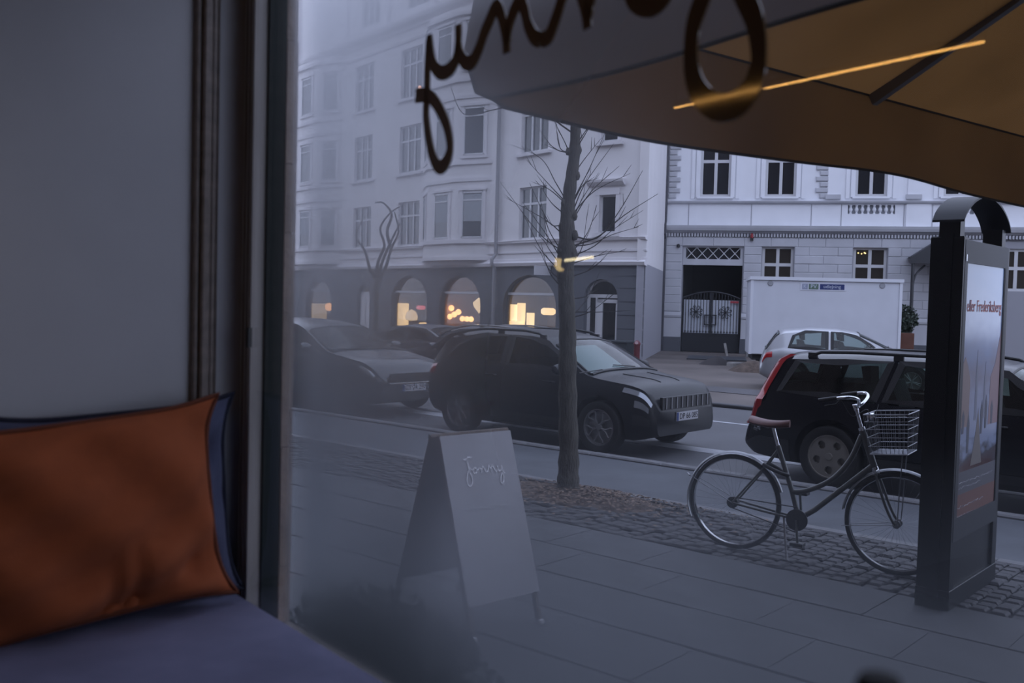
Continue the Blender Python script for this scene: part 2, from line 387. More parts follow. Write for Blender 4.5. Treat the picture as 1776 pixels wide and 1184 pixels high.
# tree pit
soil = struct('ground_soil', MB().grid(lambda a, b: (PIT[0]+1.0*(a*2-1)*sqrt(1-.5*(b*2-1)**2), PIT[1]+.54*(b*2-1)*sqrt(1-.5*(a*2-1)**2),
       -.03+.05*max(0, 1-((a*2-1)**2+(b*2-1)**2)*.8)+random.uniform(-.006, .008)), 26, 16), m_soil, STREET, 'bare brown soil of the tree pit', True)
lv = MB()
for _ in range(1500):
    a = random.gauss(0, 1); b = random.gauss(0, 1); x = PIT[0]+a*.55+.15; y = min(PIT[1]+b*.32, 7.70); s = random.uniform(.012, .026)
    z = .012+.03*max(0, 1-(a*a+b*b)*.35); t = random.uniform(0, 6.28); c1, s1 = cos(t)*s, sin(t)*s
    lv.add([(x-c1, y-s1, z), (x+s1*.6, y-c1*.6, z+random.uniform(0, .012)), (x+c1, y+s1, z+random.uniform(0, .01)), (x-s1*.6, y+c1*.6, z+random.uniform(0, .01))], [(0, 1, 2, 3)])
tag(lv.build('leaf_litter', mat('dry_leaves', (.17, .12, .09), .9, var=.6, scale=25), None, STREET, fix=False), 'dry brown leaf litter scattered round the tree foot', 'leaves', kind='stuff')

struct('bike_path', MB().box(-30, 12, 7.86, 9.58, -.3, -.03), m_asph, STREET, 'smooth grey cycle path between pavement and parked cars')
kb = struct('kerb_near', MB().box(-30, 12, 7.735, 7.865, -.3, -.05), m_joint, STREET, 'kerb between pavement and cycle path')
me_k = MB().tbox(.004, .996, 0, .13, -.1, .0, .012).mesh('kerb_stone', m_kerb)
for k in range(15): link('kerb_stone', me_k, kb, T(-13+k, 7.735, 0))
kb2 = struct('kerb_road', MB().box(-30, 12, 9.575, 9.73, -.3, -.05), m_joint, STREET, 'granite kerb beside the parked cars')
me_k2 = MB().tbox(.004, .996, 0, .155, -.15, .0, .015).mesh('kerb_stone', m_kerb)
for k in range(17): link('kerb_stone', me_k2, kb2, T(-15+k, 9.575, 0))
struct('road', MB().box(-60, 30, 9.73, 16.75, -.4, ROAD), m_asph2, STREET, 'grey asphalt road with parked cars')
for k, (a, b) in enumerate(((11.42, 11.78), (14.58, 14.70))):
    struct('road_marking', MB().box(-40, 20, a, b, ROAD-.01, ROAD+.004), m_white, STREET, ('wide white line beside the parked cars', 'thin white line along the road')[k])
kb3 = struct('kerb_far', MB().box(-60, 30, 16.75, 16.95, -.4, FAR-.01), m_joint, STREET, 'dark kerb of the far pavement')
me_k3 = MB().tbox(.005, 1.195, 0, .2, -.15, .0, .015).mesh('kerb_stone', mat('far_kerb', (.06, .06, .068), .7, var=.2))
for k in range(24): link('kerb_stone', me_k3, kb3, T(-30+k*1.2, 16.75, FAR+.03))
struct('pavement_far', MB().box(-90, 60, 16.95, 80, -.5, FAR), m_farp, STREET, 'brownish paving on the far side of the road')
struct('forecourt', MB().box(-40, 40, 19.2, 20.4, FAR-.05, FAR+.012), mat('lane_asphalt', (.07, .068, .075), .7, var=.25, scale=1.0), STREET, 'dark asphalt strip across the far paving')

# ================================================================== PALE FIVE-STOREY HOUSE (left)
m_pale = mat('pale_render', (.68, .66, .67), .85, var=.05, scale=.8, bump=.05, bscale=10)
m_moul = mat('pale_moulding', (.64, .62, .64), .8)
m_grey = mat('grey_shopfront', (.095, .10, .115), .8, var=.08, scale=1.0)
m_wfr = mat('white_window_paint', (.55, .55, .57), .5)
m_wgl = mat('window_glass_far', (.055, .062, .072), .08, spec=.6)
m_wgd = mat('window_glass_dark', (.012, .014, .018), .06, spec=.6)
m_pipe = mat('grey_pipe', (.24, .24, .26), .5)

def window(parent, x0, x1, z0, z1, y, cols=3, trans=.68, fw=.07, gl=None, name='window', reveal=True):
    """casement window: white frame with mullions and a transom, a pane in every light"""
    b = MB(); d = .07
    b.box(x0, x1, y, y+d, z0, z0+fw); b.box(x0, x1, y, y+d, z1-fw, z1)
    b.box(x0, x0+fw, y, y+d, z0+fw, z1-fw); b.box(x1-fw, x1, y, y+d, z0+fw, z1-fw)
    xs = [x0+fw+(x1-x0-2*fw)*k/cols for k in range(cols+1)]
    for q in xs[1:-1]: b.box(q-fw*.6, q+fw*.6, y-.01, y+d, z0+fw, z1-fw)
    zs = [z0+fw, z1-fw]
    if trans: zt = z0+(z1-z0)*trans; b.box(x0+fw, x1-fw, y-.012, y+d, zt-fw*.6, zt+fw*.6); zs = [z0+fw, zt, z1-fw]
    w = b.build(name, m_wfr, parent)
    for i in range(cols):
        for j in range(len(zs)-1):
            MB().box(xs[i], xs[i+1], y+.035, y+.05, zs[j], zs[j+1]).build('pane', gl or m_wgl, w)
    return w

hb = thing('apartment_building', 'pale rendered corner house with bay windows above grey shopfronts', 'building', LEFTB)
rowsz = [(4.02, 5.92), (7.16, 9.2), (10.38, 12.5)]
colsx = [(-15.85, -14.12), (-11.68, -9.92), (-2.9, -1.32), (-28.0, -26.2), (-33.5, -31.7), (-39, -37.2), (-45, -43.2)]
holes = [rect(a, b, c, d) for a, b in colsx for c, d in rowsz]
wall_with_holes(-70, 0, 3.1, 13.5, holes, .16).build('wall', m_pale, hb)
for a, b in colsx:
    for c, d in rowsz:
        window(hb, a, b, c, d, .09)
        MB().box(a-.22, b+.22, -.12, .1, c-.12, c-.02).build('sill', m_moul, hb)
MB().lathe([(0, -.09), (.07, -.03), (.07, .04), (0, .09)], 8, T(-9.98-.25, .075, 10.72)).build('lit_window_lamp', mat('pink_bulb', (1, .6, .45), .5, emit=2.2, ecol=(1, .52, .36)), hb)
# attic storey above the main cornice
ah = [rect(a, b, 14.3, 16.2) for a, b in colsx] + [rect(-8.6, -7.6, 14.3, 16.2), rect(-6.9, -5.9, 14.3, 16.2)]
wall_with_holes(-70, 0, 13.5, 19, ah, .16, y=.25).build('attic_wall', m_pale, hb)
for a, b in colsx + [(-8.6, -7.6), (-6.9, -5.9)]: window(hb, a, b, 14.3, 16.2, .33, 3 if b-a > 1.2 else 1)
for q in (-22.5, -17.2, -13.2, -9.3, -4.6): MB().box(q-.05, q+.05, .12, .25, 13.7, 19).build('pilaster_strip', m_moul, hb)
def cornice(x0, x1, prof, name='cornice', par=hb, m=m_moul):
    """prof [(y, z)] outline swept along x"""
    return MB().prism(prof, x0, x1, 'x').build(name, m, par)
cornice(-70, .1, [(.2, 13.25), (-.08, 13.3), (-.12, 13.42), (-.34, 13.5), (-.40, 13.62), (-.40, 13.7), (.3, 13.75)])
cornice(-70, .05, [(.05, 12.75), (-.05, 12.78), (-.08, 12.88), (.05, 12.92)], 'string_course')
cornice(-70, .06, [(.05, 3.86), (-.10, 3.9), (-.14, 3.98), (.05, 4.02)], 'string_course')
cornice(-70, .06, [(.05, 3.02), (-.12, 3.05), (-.16, 3.16), (-.06, 3.22), (-.05, 3.3), (.05, 3.32)], 'string_course')
cornice(-70, .05, [(.05, 3.5), (-.04, 3.52), (-.04, 3.58), (.05, 3.6)], 'string_course')
# bay windows
def bay(xl, f0, f1, xr, win, top):
    """canted bay: one window in the front, one in each slanted side"""
    p = -.62
    plan = [(xl, .02), (f0, p), (f1, p), (xr, .02)]
    body = MB().prism(plan, 3.35, top, 'z').build('bay', m_pale, hb)
    for z, e in ((3.3, .07), (3.95, .1), (6.35, .06), (7.0, .09), (9.55, .06), (10.2, .09), (top-.35, .14)):
        MB().prism([(xl-e, .0), (f0-e*.4, p-e), (f1+e*.4, p-e), (xr+e, .0)], z, z+.14, 'z').build('bay_moulding', m_moul, body)
    MB().prism([(xl+.3, .0), (f0+.2, p+.25), (f1-.2, p+.25), (xr-.3, .0)], 3.12, 3.32, 'z').build('bay_corbel', m_moul, body)
    faces = [((f0, p), (f1, p), win)]
    for a, b in (((xl, .02), (f0, p)), ((f1, p), (xr, .02))): faces.append((a, b, None))
    for a, b, wn in faces:
        A, B = Vector(a), Vector(b); ln = (B-A).length; F = frame(A, B-A)
        w0, w1 = (wn[0]-a[0], wn[1]-a[0]) if wn else (ln*.5-.5, ln*.5+.46)
        for zl, zh in ((4.16, 5.95), (7.36, 9.2), (10.7, 12.5)):
            sr = MB(); sr.box(w0-.11, w0, -.05, .02, zl-.1, zh+.14); sr.box(w1, w1+.11, -.05, .02, zl-.1, zh+.14); sr.box(w0-.16, w1+.16, -.08, .02, zh+.05, zh+.14); sr.box(w0-.14, w1+.14, -.08, .02, zl-.12, zl-.02); sr.build('bay_surround', m_moul, hb, F)
            f = MB(); f.box(w0, w0+.06, -.05, .0, zl, zh); f.box(w1-.06, w1, -.05, .0, zl, zh); f.box(w0, w1, -.05, .0, zl, zl+.06); f.box(w0, w1, -.05, .0, zh-.06, zh)
            f.box(w0, w1, -.045, .0, zl+(zh-zl)*.82-.03, zl+(zh-zl)*.82+.03)
            w = f.build('bay_window', m_wfr, hb, F); MB().box(w0+.05, w1-.05, -.022, -.004, zl+.05, zh-.05).build('pane', m_wgl, w)
            if zl < 5: MB().box(w0+.07, w1-.07, -.03, -.024, zl+.65, zh-.1).build('blind', mat('pale_blind', (.28, .30, .32), .8), w)
bay(-9.6, -8.3, -6.2, -4.72, (-7.70, -6.66), 13.1)
bay(-22.4, -20.9, -18.55, -17.0, (-20.3, -19.15), 13.3)
# rain pipe
MB().tube([(-4.15, -.16, FAR), (-4.15, -.16, 3.0), (-4.15, -.3, 3.1), (-4.15, -.3, 3.3), (-4.15, -.12, 3.5), (-4.15, -.12, 13.2)], .07, 8).build('rain_pipe', m_pipe, hb, smooth=True)
# grey ground floor with arched shop windows
A = [(-12.15, -9.15), (-8.2, -5.25), (-3.78, -.62)]
gh = [arch(a, b, .35, 1.55, 2.72) for a, b in A] + [arch(-20.85, -17.95, .35, 1.5, 2.5), arch(-15.3, -14.1, FAR+.05, 1.75, 2.3)]
wall_with_holes(-70, 0, FAR-.02, 3.1, gh, .3).build('shopfront_wall', m_grey, hb)
for z in (.55, 1.0, 1.5, 2.0, 2.5):
    for a, b in ((-5.2, -4.4), (-9.1, -8.3), (-.55, 0), (-13.9, -12.3)):
        MB().box(a, b, -.012, .002, z-.20, z+.20).build('rusticated_block', m_grey, hb)
m_swall = mat('shop_wall', (.45, .32, .22), .8); m_swall2 = mat('shop_wall_dark', (.24, .20, .16), .8)
m_clear = glass_mat('shop_glass', (.92, .92, .92), 1.45)
ROOM = [(-12.6, -8.75, m_swall2), (-8.6, -4.9, m_swall), (-4.3, -.1, m_swall2), (-21.4, -17.4, m_swall2)]
for x0, x1, m in ROOM:
    b = MB(); b.box(x0, x1, 2.6, 2.66, .2, 3.0); b.box(x0-.06, x0, .3, 2.6, .2, 3.0); b.box(x1, x1+.06, .3, 2.6, .2, 3.0); b.box(x0, x1, .3, 2.6, .14, .2); b.box(x0, x1, .3, 2.6, 3.0, 3.06)
    b.build('shop_interior', m, hb)
for (a, b), zs, zt in [(A[0], 1.55, 2.72), (A[1], 1.55, 2.72), (A[2], 1.55, 2.72), ((-20.85, -17.95), 1.5, 2.5)]:
    f = MB(); n = 14; cx = (a+b)/2; rx = (b-a)/2
    for k in range(n):
        t0, t1 = pi*k/n, pi*(k+1)/n
        f.prism([(cx+rx*cos(t0), zs+(zt-zs)*sin(t0)), (cx+rx*cos(t1), zs+(zt-zs)*sin(t1)), (cx+(rx-.07)*cos(t1), zs+(zt-zs-.07)*sin(t1)), (cx+(rx-.07)*cos(t0), zs+(zt-zs-.07)*sin(t0))], .16, .24)
    f.box(a, a+.07, .16, .24, .35, zs); f.box(b-.07, b, .16, .24, .35, zs); f.box(a, b, .16, .24, .35, .45)
    f.box(a+.05, b-.05, .14, .24, 1.98, 2.08)
    w = f.build('shop_window', mat('shop_window_frame', (.10, .10, .11), .5) if False else m_grey, hb)
    MB().box(a+.05, b-.05, .13, .15, 1.99, 2.08).build('transom_bar', m_wfr, w)
    MB().prism(arch(a+.03, b-.03, .42, zs, zt-.03), .195, .205).build('pane', m_clear, w)
dw = MB(); dw.box(-15.25, -14.15, .15, .22, FAR, 2.0); dw.build('shop_door', m_wfr, hb)
for q in (-15.1, -14.6): MB().box(q, q+.35, .13, .151, .3, 1.8).build('door_panel', m_pale, hb)
# projecting white shop sign
sg = MB().box(-.03, .03, -.75, -.05, 2.70, 3.02).build('shop_sign', mat('white_sign', (.5, .5, .53), .5), hb, T(-.95, 0, 0))
# corner front
wall_with_holes(-3.06, 0, 3.1, 13.5, [rect(-1.84, -1.2, 4.14, 5.41), rect(-1.84, -1.2, 7.2, 8.5), rect(-1.84, -1.2, 10.4, 11.8)], .16).build('corner_wall', m_pale, hb, LEFTB.inverted() @ CORN)
CI = LEFTB.inverted() @ CORN
for zl, zh in ((4.14, 5.41), (7.2, 8.5), (10.4, 11.8)):
    f = MB(); f.box(-1.84, -1.78, .08, .13, zl, zh); f.box(-1.26, -1.2, .08, .13, zl, zh); f.box(-1.84, -1.2, .08, .13, zl, zl+.06); f.box(-1.84, -1.2, .08, .13, zh-.06, zh)
    w = f.build('window', m_wfr, hb, CI); MB().box(-1.78, -1.26, .10, .115, zl+.06, zh-.06).build('pane', m_wgd, w)
    MB().box(-2.05, -.98, -.13, .03, zl-.14, zl-.03).build('sill', m_moul, hb, CI)
    s = MB(); s.box(-1.98, -1.84, -.05, .02, zl, zh+.06); s.box(-1.2, -1.06, -.05, .02, zl, zh+.06); s.box(-1.98, -1.06, -.06, .02, zh, zh+.22); s.build('window_surround', m_moul, hb, CI)
    MB().prism([(.02, zh+.30), (-.10, zh+.32), (-.20, zh+.42), (-.22, zh+.50), (.02, zh+.52)], -2.3, -.86, 'x').build('hood_mould', m_moul, hb, CI)
for prof, nm in (([(.05, 3.86), (-.10, 3.9), (-.14, 3.98), (.05, 4.02)], 'string_course'), ([(.05, 3.02), (-.12, 3.05), (-.16, 3.16), (-.06, 3.22), (-.05, 3.3), (.05, 3.32)], 'string_course'), ([(.05, 3.5), (-.04, 3.52), (-.04, 3.58), (.05, 3.6)], 'string_course')):
    MB().prism(prof, -3.06, .02, 'x').build(nm, m_moul, hb, CI)
wall_with_holes(-3.06, 0, FAR-.02, 3.1, [arch(-2.36, -1.04, FAR+.03, 1.95, 2.58)], .35).build('corner_shopfront', m_grey, hb, CI)
for k, z in enumerate((.25, .7, 1.15, 1.6, 2.05, 2.5, 2.88)): MB().box(-.98, -.02, -.02, .0, z-.205, z+.205 if z < 2.8 else z+.18).build('rusticated_block', m_grey, hb, CI)
f = MB()
for a, b in ((-2.36, -2.25), (-1.15, -1.04)): f.box(a, b, .2, .28, FAR+.03, 1.95)
f.box(-2.3, -1.1, .2, .28, 1.95, 2.07); f.box(-2.02, -1.95, .2, .28, FAR+.03, 1.95); n = 14
for k in range(n):
    t0, t1 = pi*k/n, pi*(k+1)/n; cx, rx = -1.7, .66
    f.prism([(cx+rx*cos(t0), 1.95+.63*sin(t0)), (cx+rx*cos(t1), 1.95+.63*sin(t1)), (cx+(rx-.07)*cos(t1), 1.95+.56*sin(t1)), (cx+(rx-.07)*cos(t0), 1.95+.56*sin(t0))], .2, .28)
d = f.build('entrance', m_wfr, hb, CI)
MB().prism(arch(-2.3, -1.1, FAR+.05, 1.95, 2.52), .235, .245).build('pane', glass_mat('door_glass', (.35, .33, .3), 1.5), d)
l = MB(); l.box(-1.95, -1.72, .17, .22, FAR+.05, 1.9); l.box(-1.95, -1.1, .17, .22, 1.78, 1.9); l.box(-1.2, -1.1, .17, .22, FAR+.05, 1.9); l.build('door_leaf', m_wfr, d)
b = MB(); b.box(-2.9, -1.0, 1.9, 2.0, -.05, 3.0); b.box(-2.9, -2.8, .4, 1.9, -.05, 3); b.box(-1.0, -.94, .4, 1.9, -.05, 3); b.box(-2.9, -.94, .4, 1.9, -.1, -.05); b.box(-2.9, -.94, .4, 1.9, 3.0, 3.05); b.build('shop_interior', m_swall2, hb, CI)
# side wall running back to the white house
K = Vector((4.324, 32.732)); E2 = Vector((6.02, 40.1)); ln = (E2-K).length
SIDE = LEFTB.inverted() @ frame(K, E2-K)
MB().box(-.0, ln, 0, .3, 3.1, 15).build('gable_wall', m_pale, hb, SIDE)
MB().box(-.0, ln, 0, .3, FAR-.1, 3.1).build('gable_base', mat('lilac_grey_paint', (.30, .30, .335), .85, var=.05), hb, SIDE)

# ================================================================== WHITE ORNATE HOUSE (right)
m_wh = mat('white_stucco', (.74, .75, .79), .8, var=.04, scale=1.5)
m_wh2 = mat('white_ashlar', (.46, .465, .50), .8, var=.10, scale=1.0)
m_whg = mat('ashlar_joint', (.30, .30, .33), .9)
m_plin = mat('slate_plinth', (.085, .09, .105), .8, var=.1)
rb = thing('town_house', 'white stuccoed town house with balusters and an arched iron gate', 'building', RIGHTB)
UW = [(1.23, 2.42), (3.73, 4.90), (7.07, 8.22), (10.2, 11.4), (13.6, 14.8), (17, 18.2), (20.4, 21.6)]
LW = [(3.72, 4.90), (7.10, 8.31), (12.2, 13.4), (15.4, 16.6), (19, 20.2)]
wall_with_holes(-.05, 24, 5.85, 12, [rect(a, b, 6.08, 8.4) for a, b in UW], .2).build('upper_wall', m_wh, rb)
for a, b in UW:
    window(rb, a, b, 6.08, 8.4, .10, 2, .60, .10, m_wgd)
    s = MB(); s.box(a-.16, a, -.06, .02, 6.05, 8.5); s.box(b, b+.16, -.06, .02, 6.05, 8.5); s.box(a-.34, a-.2, -.04, .02, 6.0, 8.5); s.box(b+.2, b+.34, -.04, .02, 6.0, 8.5); s.build('window_surround', m_wh, rb)
    MB().box(a-.1, b+.1, -.09, .05, 6.0, 6.08).build('sill', m_wh, rb)
for (xa, w) in ((0.0, .46), (5.62, .46)):
    for k in range(12):
        z = 6.0+k*.215; ww = w if k % 2 else w*.68; xo = xa if xa == 0 else xa+(w-ww)
        MB().cbox(xo, xo+ww, -.07, .02, z+.015, z+.20, .025).build('quoin', m_wh2, rb)
for xa in (6.05, 8.95, 12.2):
    s = MB(); s.box(xa, xa+.42, -.05, .02, 6.15, 12); s.build('pilaster', m_wh, rb); MB().box(xa-.06, xa+.5, -.1, .02, 5.98, 6.15).build('pilaster_base', m_wh2, rb)
MB().prism([(.1, 5.78), (-.08, 5.8), (-.14, 5.84), (-.16, 5.9), (.1, 5.93)], -.08, 24, 'x').build('string_course', m_wh2, rb)
ap = wall_with_holes(-.05, 24, 4.9, 5.8, [rect(6.83, 8.53, 5.42, 5.76), rect(10.1, 11.88, 5.42, 5.76)], .12); ap.build('apron_wall', m_wh, rb)
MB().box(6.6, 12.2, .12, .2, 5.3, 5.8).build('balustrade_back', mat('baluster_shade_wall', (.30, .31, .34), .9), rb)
bal = MB().lathe([(.05, 0), (.05, .03), (.03, .05), (.06, .12), (.075, .17), (.05, .24), (.035, .27), (.05, .30), (.05, .34)], 10).mesh('baluster', m_wh, True)
for x0, x1 in ((6.83, 8.53), (10.1, 11.88)):
    for k in range(8): link('baluster', bal, rb, T(x0+(x1-x0)*(k+.5)/8, .05, 5.42))
for xa in (.82, 3.25, 5.5, 6.6, 8.85, 9.85): MB().box(xa-.012, xa+.012, -.012, .01, 4.95, 5.78).build('apron_joint', m_whg, rb)
for xa in (8.92,): MB().box(xa, xa+.86, -.06, .02, 4.93, 5.8).build('pedestal', m_wh, rb)
MB().prism([(.1, 4.60), (-.06, 4.66), (-.10, 4.70), (-.22, 4.74), (-.26, 4.84), (-.28, 4.93), (.1, 4.97)], -.12, 24, 'x').build('cornice', m_wh2, rb)
dn = MB()
for k in range(150): x = -.05+k*.113; dn.box(x, x+.062, -.12, .0, 4.50, 4.63)
dn.build('dentils', m_wh2, rb)['kind'] = 'stuff'
MB().box(-.05, 24, .0, .05, 4.42, 4.66).build('dentil_band', m_whg, rb)
lw_holes = [rect(a, b, 2.6, 4.16) for a, b in LW] + [rect(.66, 2.98, FAR, 4.18)]
wall_with_holes(-.05, 24, FAR-.05, 4.5, lw_holes, .3).build('lower_wall', m_whg, rb)
for a, b in LW: window(rb, a, b, 2.6, 4.16, .10, 2, .54, .10, mat('window_glass_warm', (.03, .026, .022), .08))
# rusticated ashlar of the ground floor, one object per block
edges = [-.05, .62, 3.02] + [LW[0][0]-.03, LW[0][1]+.03, LW[1][0]-.03, LW[1][1]+.03]
for k in range(9):
    z0 = 4.13-k*.327; z1 = z0+.327 if k else 4.48
    segs = [(-.05, .62), (3.02, LW[0][0]-.03), (LW[0][1]+.03, LW[1][0]-.03), (LW[1][1]+.03, 12.15)] if (k and z0 > 2.5) else [(-.05, .62), (3.02, 12.15)]
    if k == 0: segs = [(-.05, .62), (.62, 3.02), (3.02, 12.15)]
    for a, b in segs:
        n = max(1, round((b-a)/.98)); w = (b-a)/n; off = (w/2 if (k % 2 and n > 1) else 0)
        cuts = [a] + [a+w*(i+1)-off for i in range(n)] + ([b] if off else []); cuts[-1] = b
        for q0, q1 in zip(cuts[:-1], cuts[1:]):
            if q1-q0 > .05: MB().cbox(q0, q1, -.07+random.uniform(-.006, .004), .01, z0, z1, .022).build('ashlar_block', m_wh2, rb)
for a, b in ((-.05, .66), (3.0, 12.15)):
    MB().prism([(.0, 1.26), (-.10, 1.28), (-.12, 1.36), (-.08, 1.5), (.0, 1.52)], a, b, 'x').build('base_band', m_wh2, rb)
    MB().box(a, b, -.09, .0, .5, 1.26).build('base_course', m_wh2, rb); MB().box(a-.03, b, -.13, .0, FAR, .5).build('plinth', m_plin, rb)
# gate passage with a lattice transom
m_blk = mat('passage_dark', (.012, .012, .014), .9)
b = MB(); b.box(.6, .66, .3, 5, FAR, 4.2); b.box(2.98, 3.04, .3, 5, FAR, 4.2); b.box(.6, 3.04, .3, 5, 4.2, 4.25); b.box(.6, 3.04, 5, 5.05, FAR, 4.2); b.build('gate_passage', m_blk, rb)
f = MB(); f.box(.66, 2.98, .0, .2, 3.38, 3.62); f.box(.66, 2.98, .05, .2, 4.08, 4.18); f.box(.66, .76, .05, .2, 3.62, 4.08); f.box(2.88, 2.98, .05, .2, 3.62, 4.08)
lat = f.build('transom', m_wh2, rb); MB().box(.74, 2.9, .15, .16, 3.6, 4.1).build('pane', m_wgd, lat)
x = MB(); n = 5; w = 2.12/n
for k in range(n):
    for s in (0, 1):
        a, c = .76+k*w, .76+(k+1)*w
        p0, p1 = ((a, .12, 3.62), (c, .12, 4.08)) if s else ((a, .12, 4.08), (c, .12, 3.62))
        x.tube([p0, p1], .016, 6)
x.build('lattice', m_wfr, lat)
# small fittings on the facade
MB().lathe([(.06, 0), (.06, .1), (.045, .16), (0, .2)], 12, T(3.3, -.14, 4.46)).build('alarm_lamp', mat('red_lamp', (.25, .012, .02), .4), rb, smooth=True)
MB().box(3.24, 3.36, -.18, -.06, 4.36, 4.46).build('alarm_box', mat('black_plastic', (.015, .015, .017), .5), rb)
MB().lathe([(.02, 0), (.07, .03), (.07, .12), (.02, .16)], 12, T(.47, -.16, 4.04)).build('wall_lamp', MATS['black_plastic'], rb, smooth=True)
MB().tube([(-.07, -.14, FAR), (-.07, -.14, 4.4), (-.07, -.32, 4.6), (-.07, -.32, 4.95), (-.07, -.14, 5.1), (-.07, -.14, 12)], .06, 8).build('rain_pipe', mat('dark_pipe', (.03, .03, .04), .5), rb, smooth=True)
# chandelier points behind the ground floor window: small lit bulbs
for dx, dz in ((.18, .32), (.30, .29), (.40, .33), (.44, .31)):
    MB().lathe([(0, -.028), (.028, 0), (0, .028)], 8, T(7.1+dx, .11, 3.62+dz)).build('chandelier_bulb', mat('warm_bulb', (1, .75, .3), .5, emit=3.0, ecol=(1, .7, .25)), rb)

# ================================================================== CARS
m_tyre = mat('tyre_rubber', (.012, .012, .013), .8)
m_blackp = mat('black_plastic', (.015, .015, .017), .5)
m_cgl = glass_mat('car_glass', (.42, .52, .50), 1.5)
m_cgd = glass_mat('car_glass_dark', (.16, .18, .18), 1.5)
m_seat = mat('car_seat', (.02, .02, .022), .8)
m_alloy = mat('alloy_rim', (.30, .29, .28), .4, metal=.6)
m_alloyd = mat('alloy_rim_dark', (.26, .26, .27), .4, metal=.6)
m_red = mat('tail_light_red', (.35, .01, .015), .12, coat=.5)
m_lamp = mat('headlight_glass', (.30, .32, .35), .08, metal=.5)
m_chrome = mat('chrome', (.75, .76, .78), .12, metal=1.0)
m_plate = mat('number_plate', (.45, .45, .48), .5); m_ink = mat('plate_ink', (.01, .01, .012), .6); m_pblue = mat('plate_blue', (.02, .05, .2), .5)

def wheel_mesh(r, w, style):
    """tyre with a rim, axis along y, outer face at -y"""
    ty = MB(); Q = Matrix(((1, 0, 0, 0), (0, 0, 1, 0), (0, -1, 0, 0), (0, 0, 0, 1)))
    h = w/2; ri = r*.70
    ty.lathe([(ri, -h*.85), (r*.86, -h), (r*.96, -h*.92), (r, -h*.6), (r, h*.6), (r*.96, h*.92), (r*.86, h), (ri, h*.85)], 32, Q, closed=True)
    rm = MB()
    F = h*.80
    def disc(r0, y0, r1, y1, n=40): rm.lathe([(r0, y0), (r1, y1)], n, Q)
    rm.lathe([(ri, F*.2), (ri, F), (ri*.95, F*1.02), (ri*.93, F*.8), (ri*.90, F*.1)], 40, Q)
    rm.lathe([(0, F*.95), (ri*.16, F*.95), (ri*.2, F*.7)], 20, Q)
    def P(rad, a, y): return Q @ Vector((rad*cos(a), rad*sin(a), y))
    if style == 'holes':
        # dished disc with five round holes: the disc is cut as fans between the holes
        b = bmesh.new(); ed = []
        def loop(pts):
            vs = [b.verts.new((x, y, 0)) for x, y in pts]
            for i in range(len(vs)): ed.append(b.edges.new((vs[i], vs[(i+1) % len(vs)])))
        R = ri*.94
        loop([(R*cos(2*pi*k/48), R*sin(2*pi*k/48)) for k in range(48)])
        for j in range(5):
            cx, cy = ri*.62*cos(pi/2+j*2*pi/5), ri*.62*sin(pi/2+j*2*pi/5)
            loop([(cx+ri*.185*cos(2*pi*k/18), cy+ri*.185*sin(2*pi*k/18)) for k in range(18)])
        bmesh.ops.triangle_fill(b, use_beauty=True, edges=ed, normal=(0, 0, 1)); b.verts.index_update()
        vs = [Q @ Vector((v.co.x, v.co.y, F*.85)) for v in b.verts]; rm.add(vs, [tuple(v.index for v in f.verts) for f in b.faces]); b.free()
        for j in range(5):
            cx, cy = ri*.62*cos(pi/2+j*2*pi/5), ri*.62*sin(pi/2+j*2*pi/5); n = 18
            ring = [(cx+ri*.185*cos(2*pi*k/n), cy+ri*.185*sin(2*pi*k/n)) for k in range(n)]
            rm.add([Q @ Vector((x, y, F*.85)) for x, y in ring]+[Q @ Vector((x, y, F*.2)) for x, y in ring], [(k, (k+1) % n, n+(k+1) % n, n+k) for k in range(n)])
    elif style == 'petal':
        for j in range(5):
            a0 = pi/2+j*2*pi/5; pts = []
            for k in range(13):
                t = k/12*2*pi; rad = ri*(.18+.74*(sin(t/2)**.7)); a = a0+.42*sin(t)*(.35+.65*sin(t/2))
                pts.append(P(rad, a, F*.85))
            rm.tube(pts, ri*.05, 5)
    else:
        for j in range(5):
            for s in (-.13, .13):
                a = pi/2+j*2*pi/5; rm.tube([P(ri*.15, a+s*1.4, F*.9), P(ri*.92, a+s, F*.75)], ri*.055, 6)
    bk = MB(); bk.lathe([(0, F*.12), (ri*.92, F*.12)], 24, Q)  # black disc standing in for the shade behind the spokes
    return ty.mesh('wheel', m_tyre, True), rm, bk.mesh('brake_shadow_disc', m_blackp)

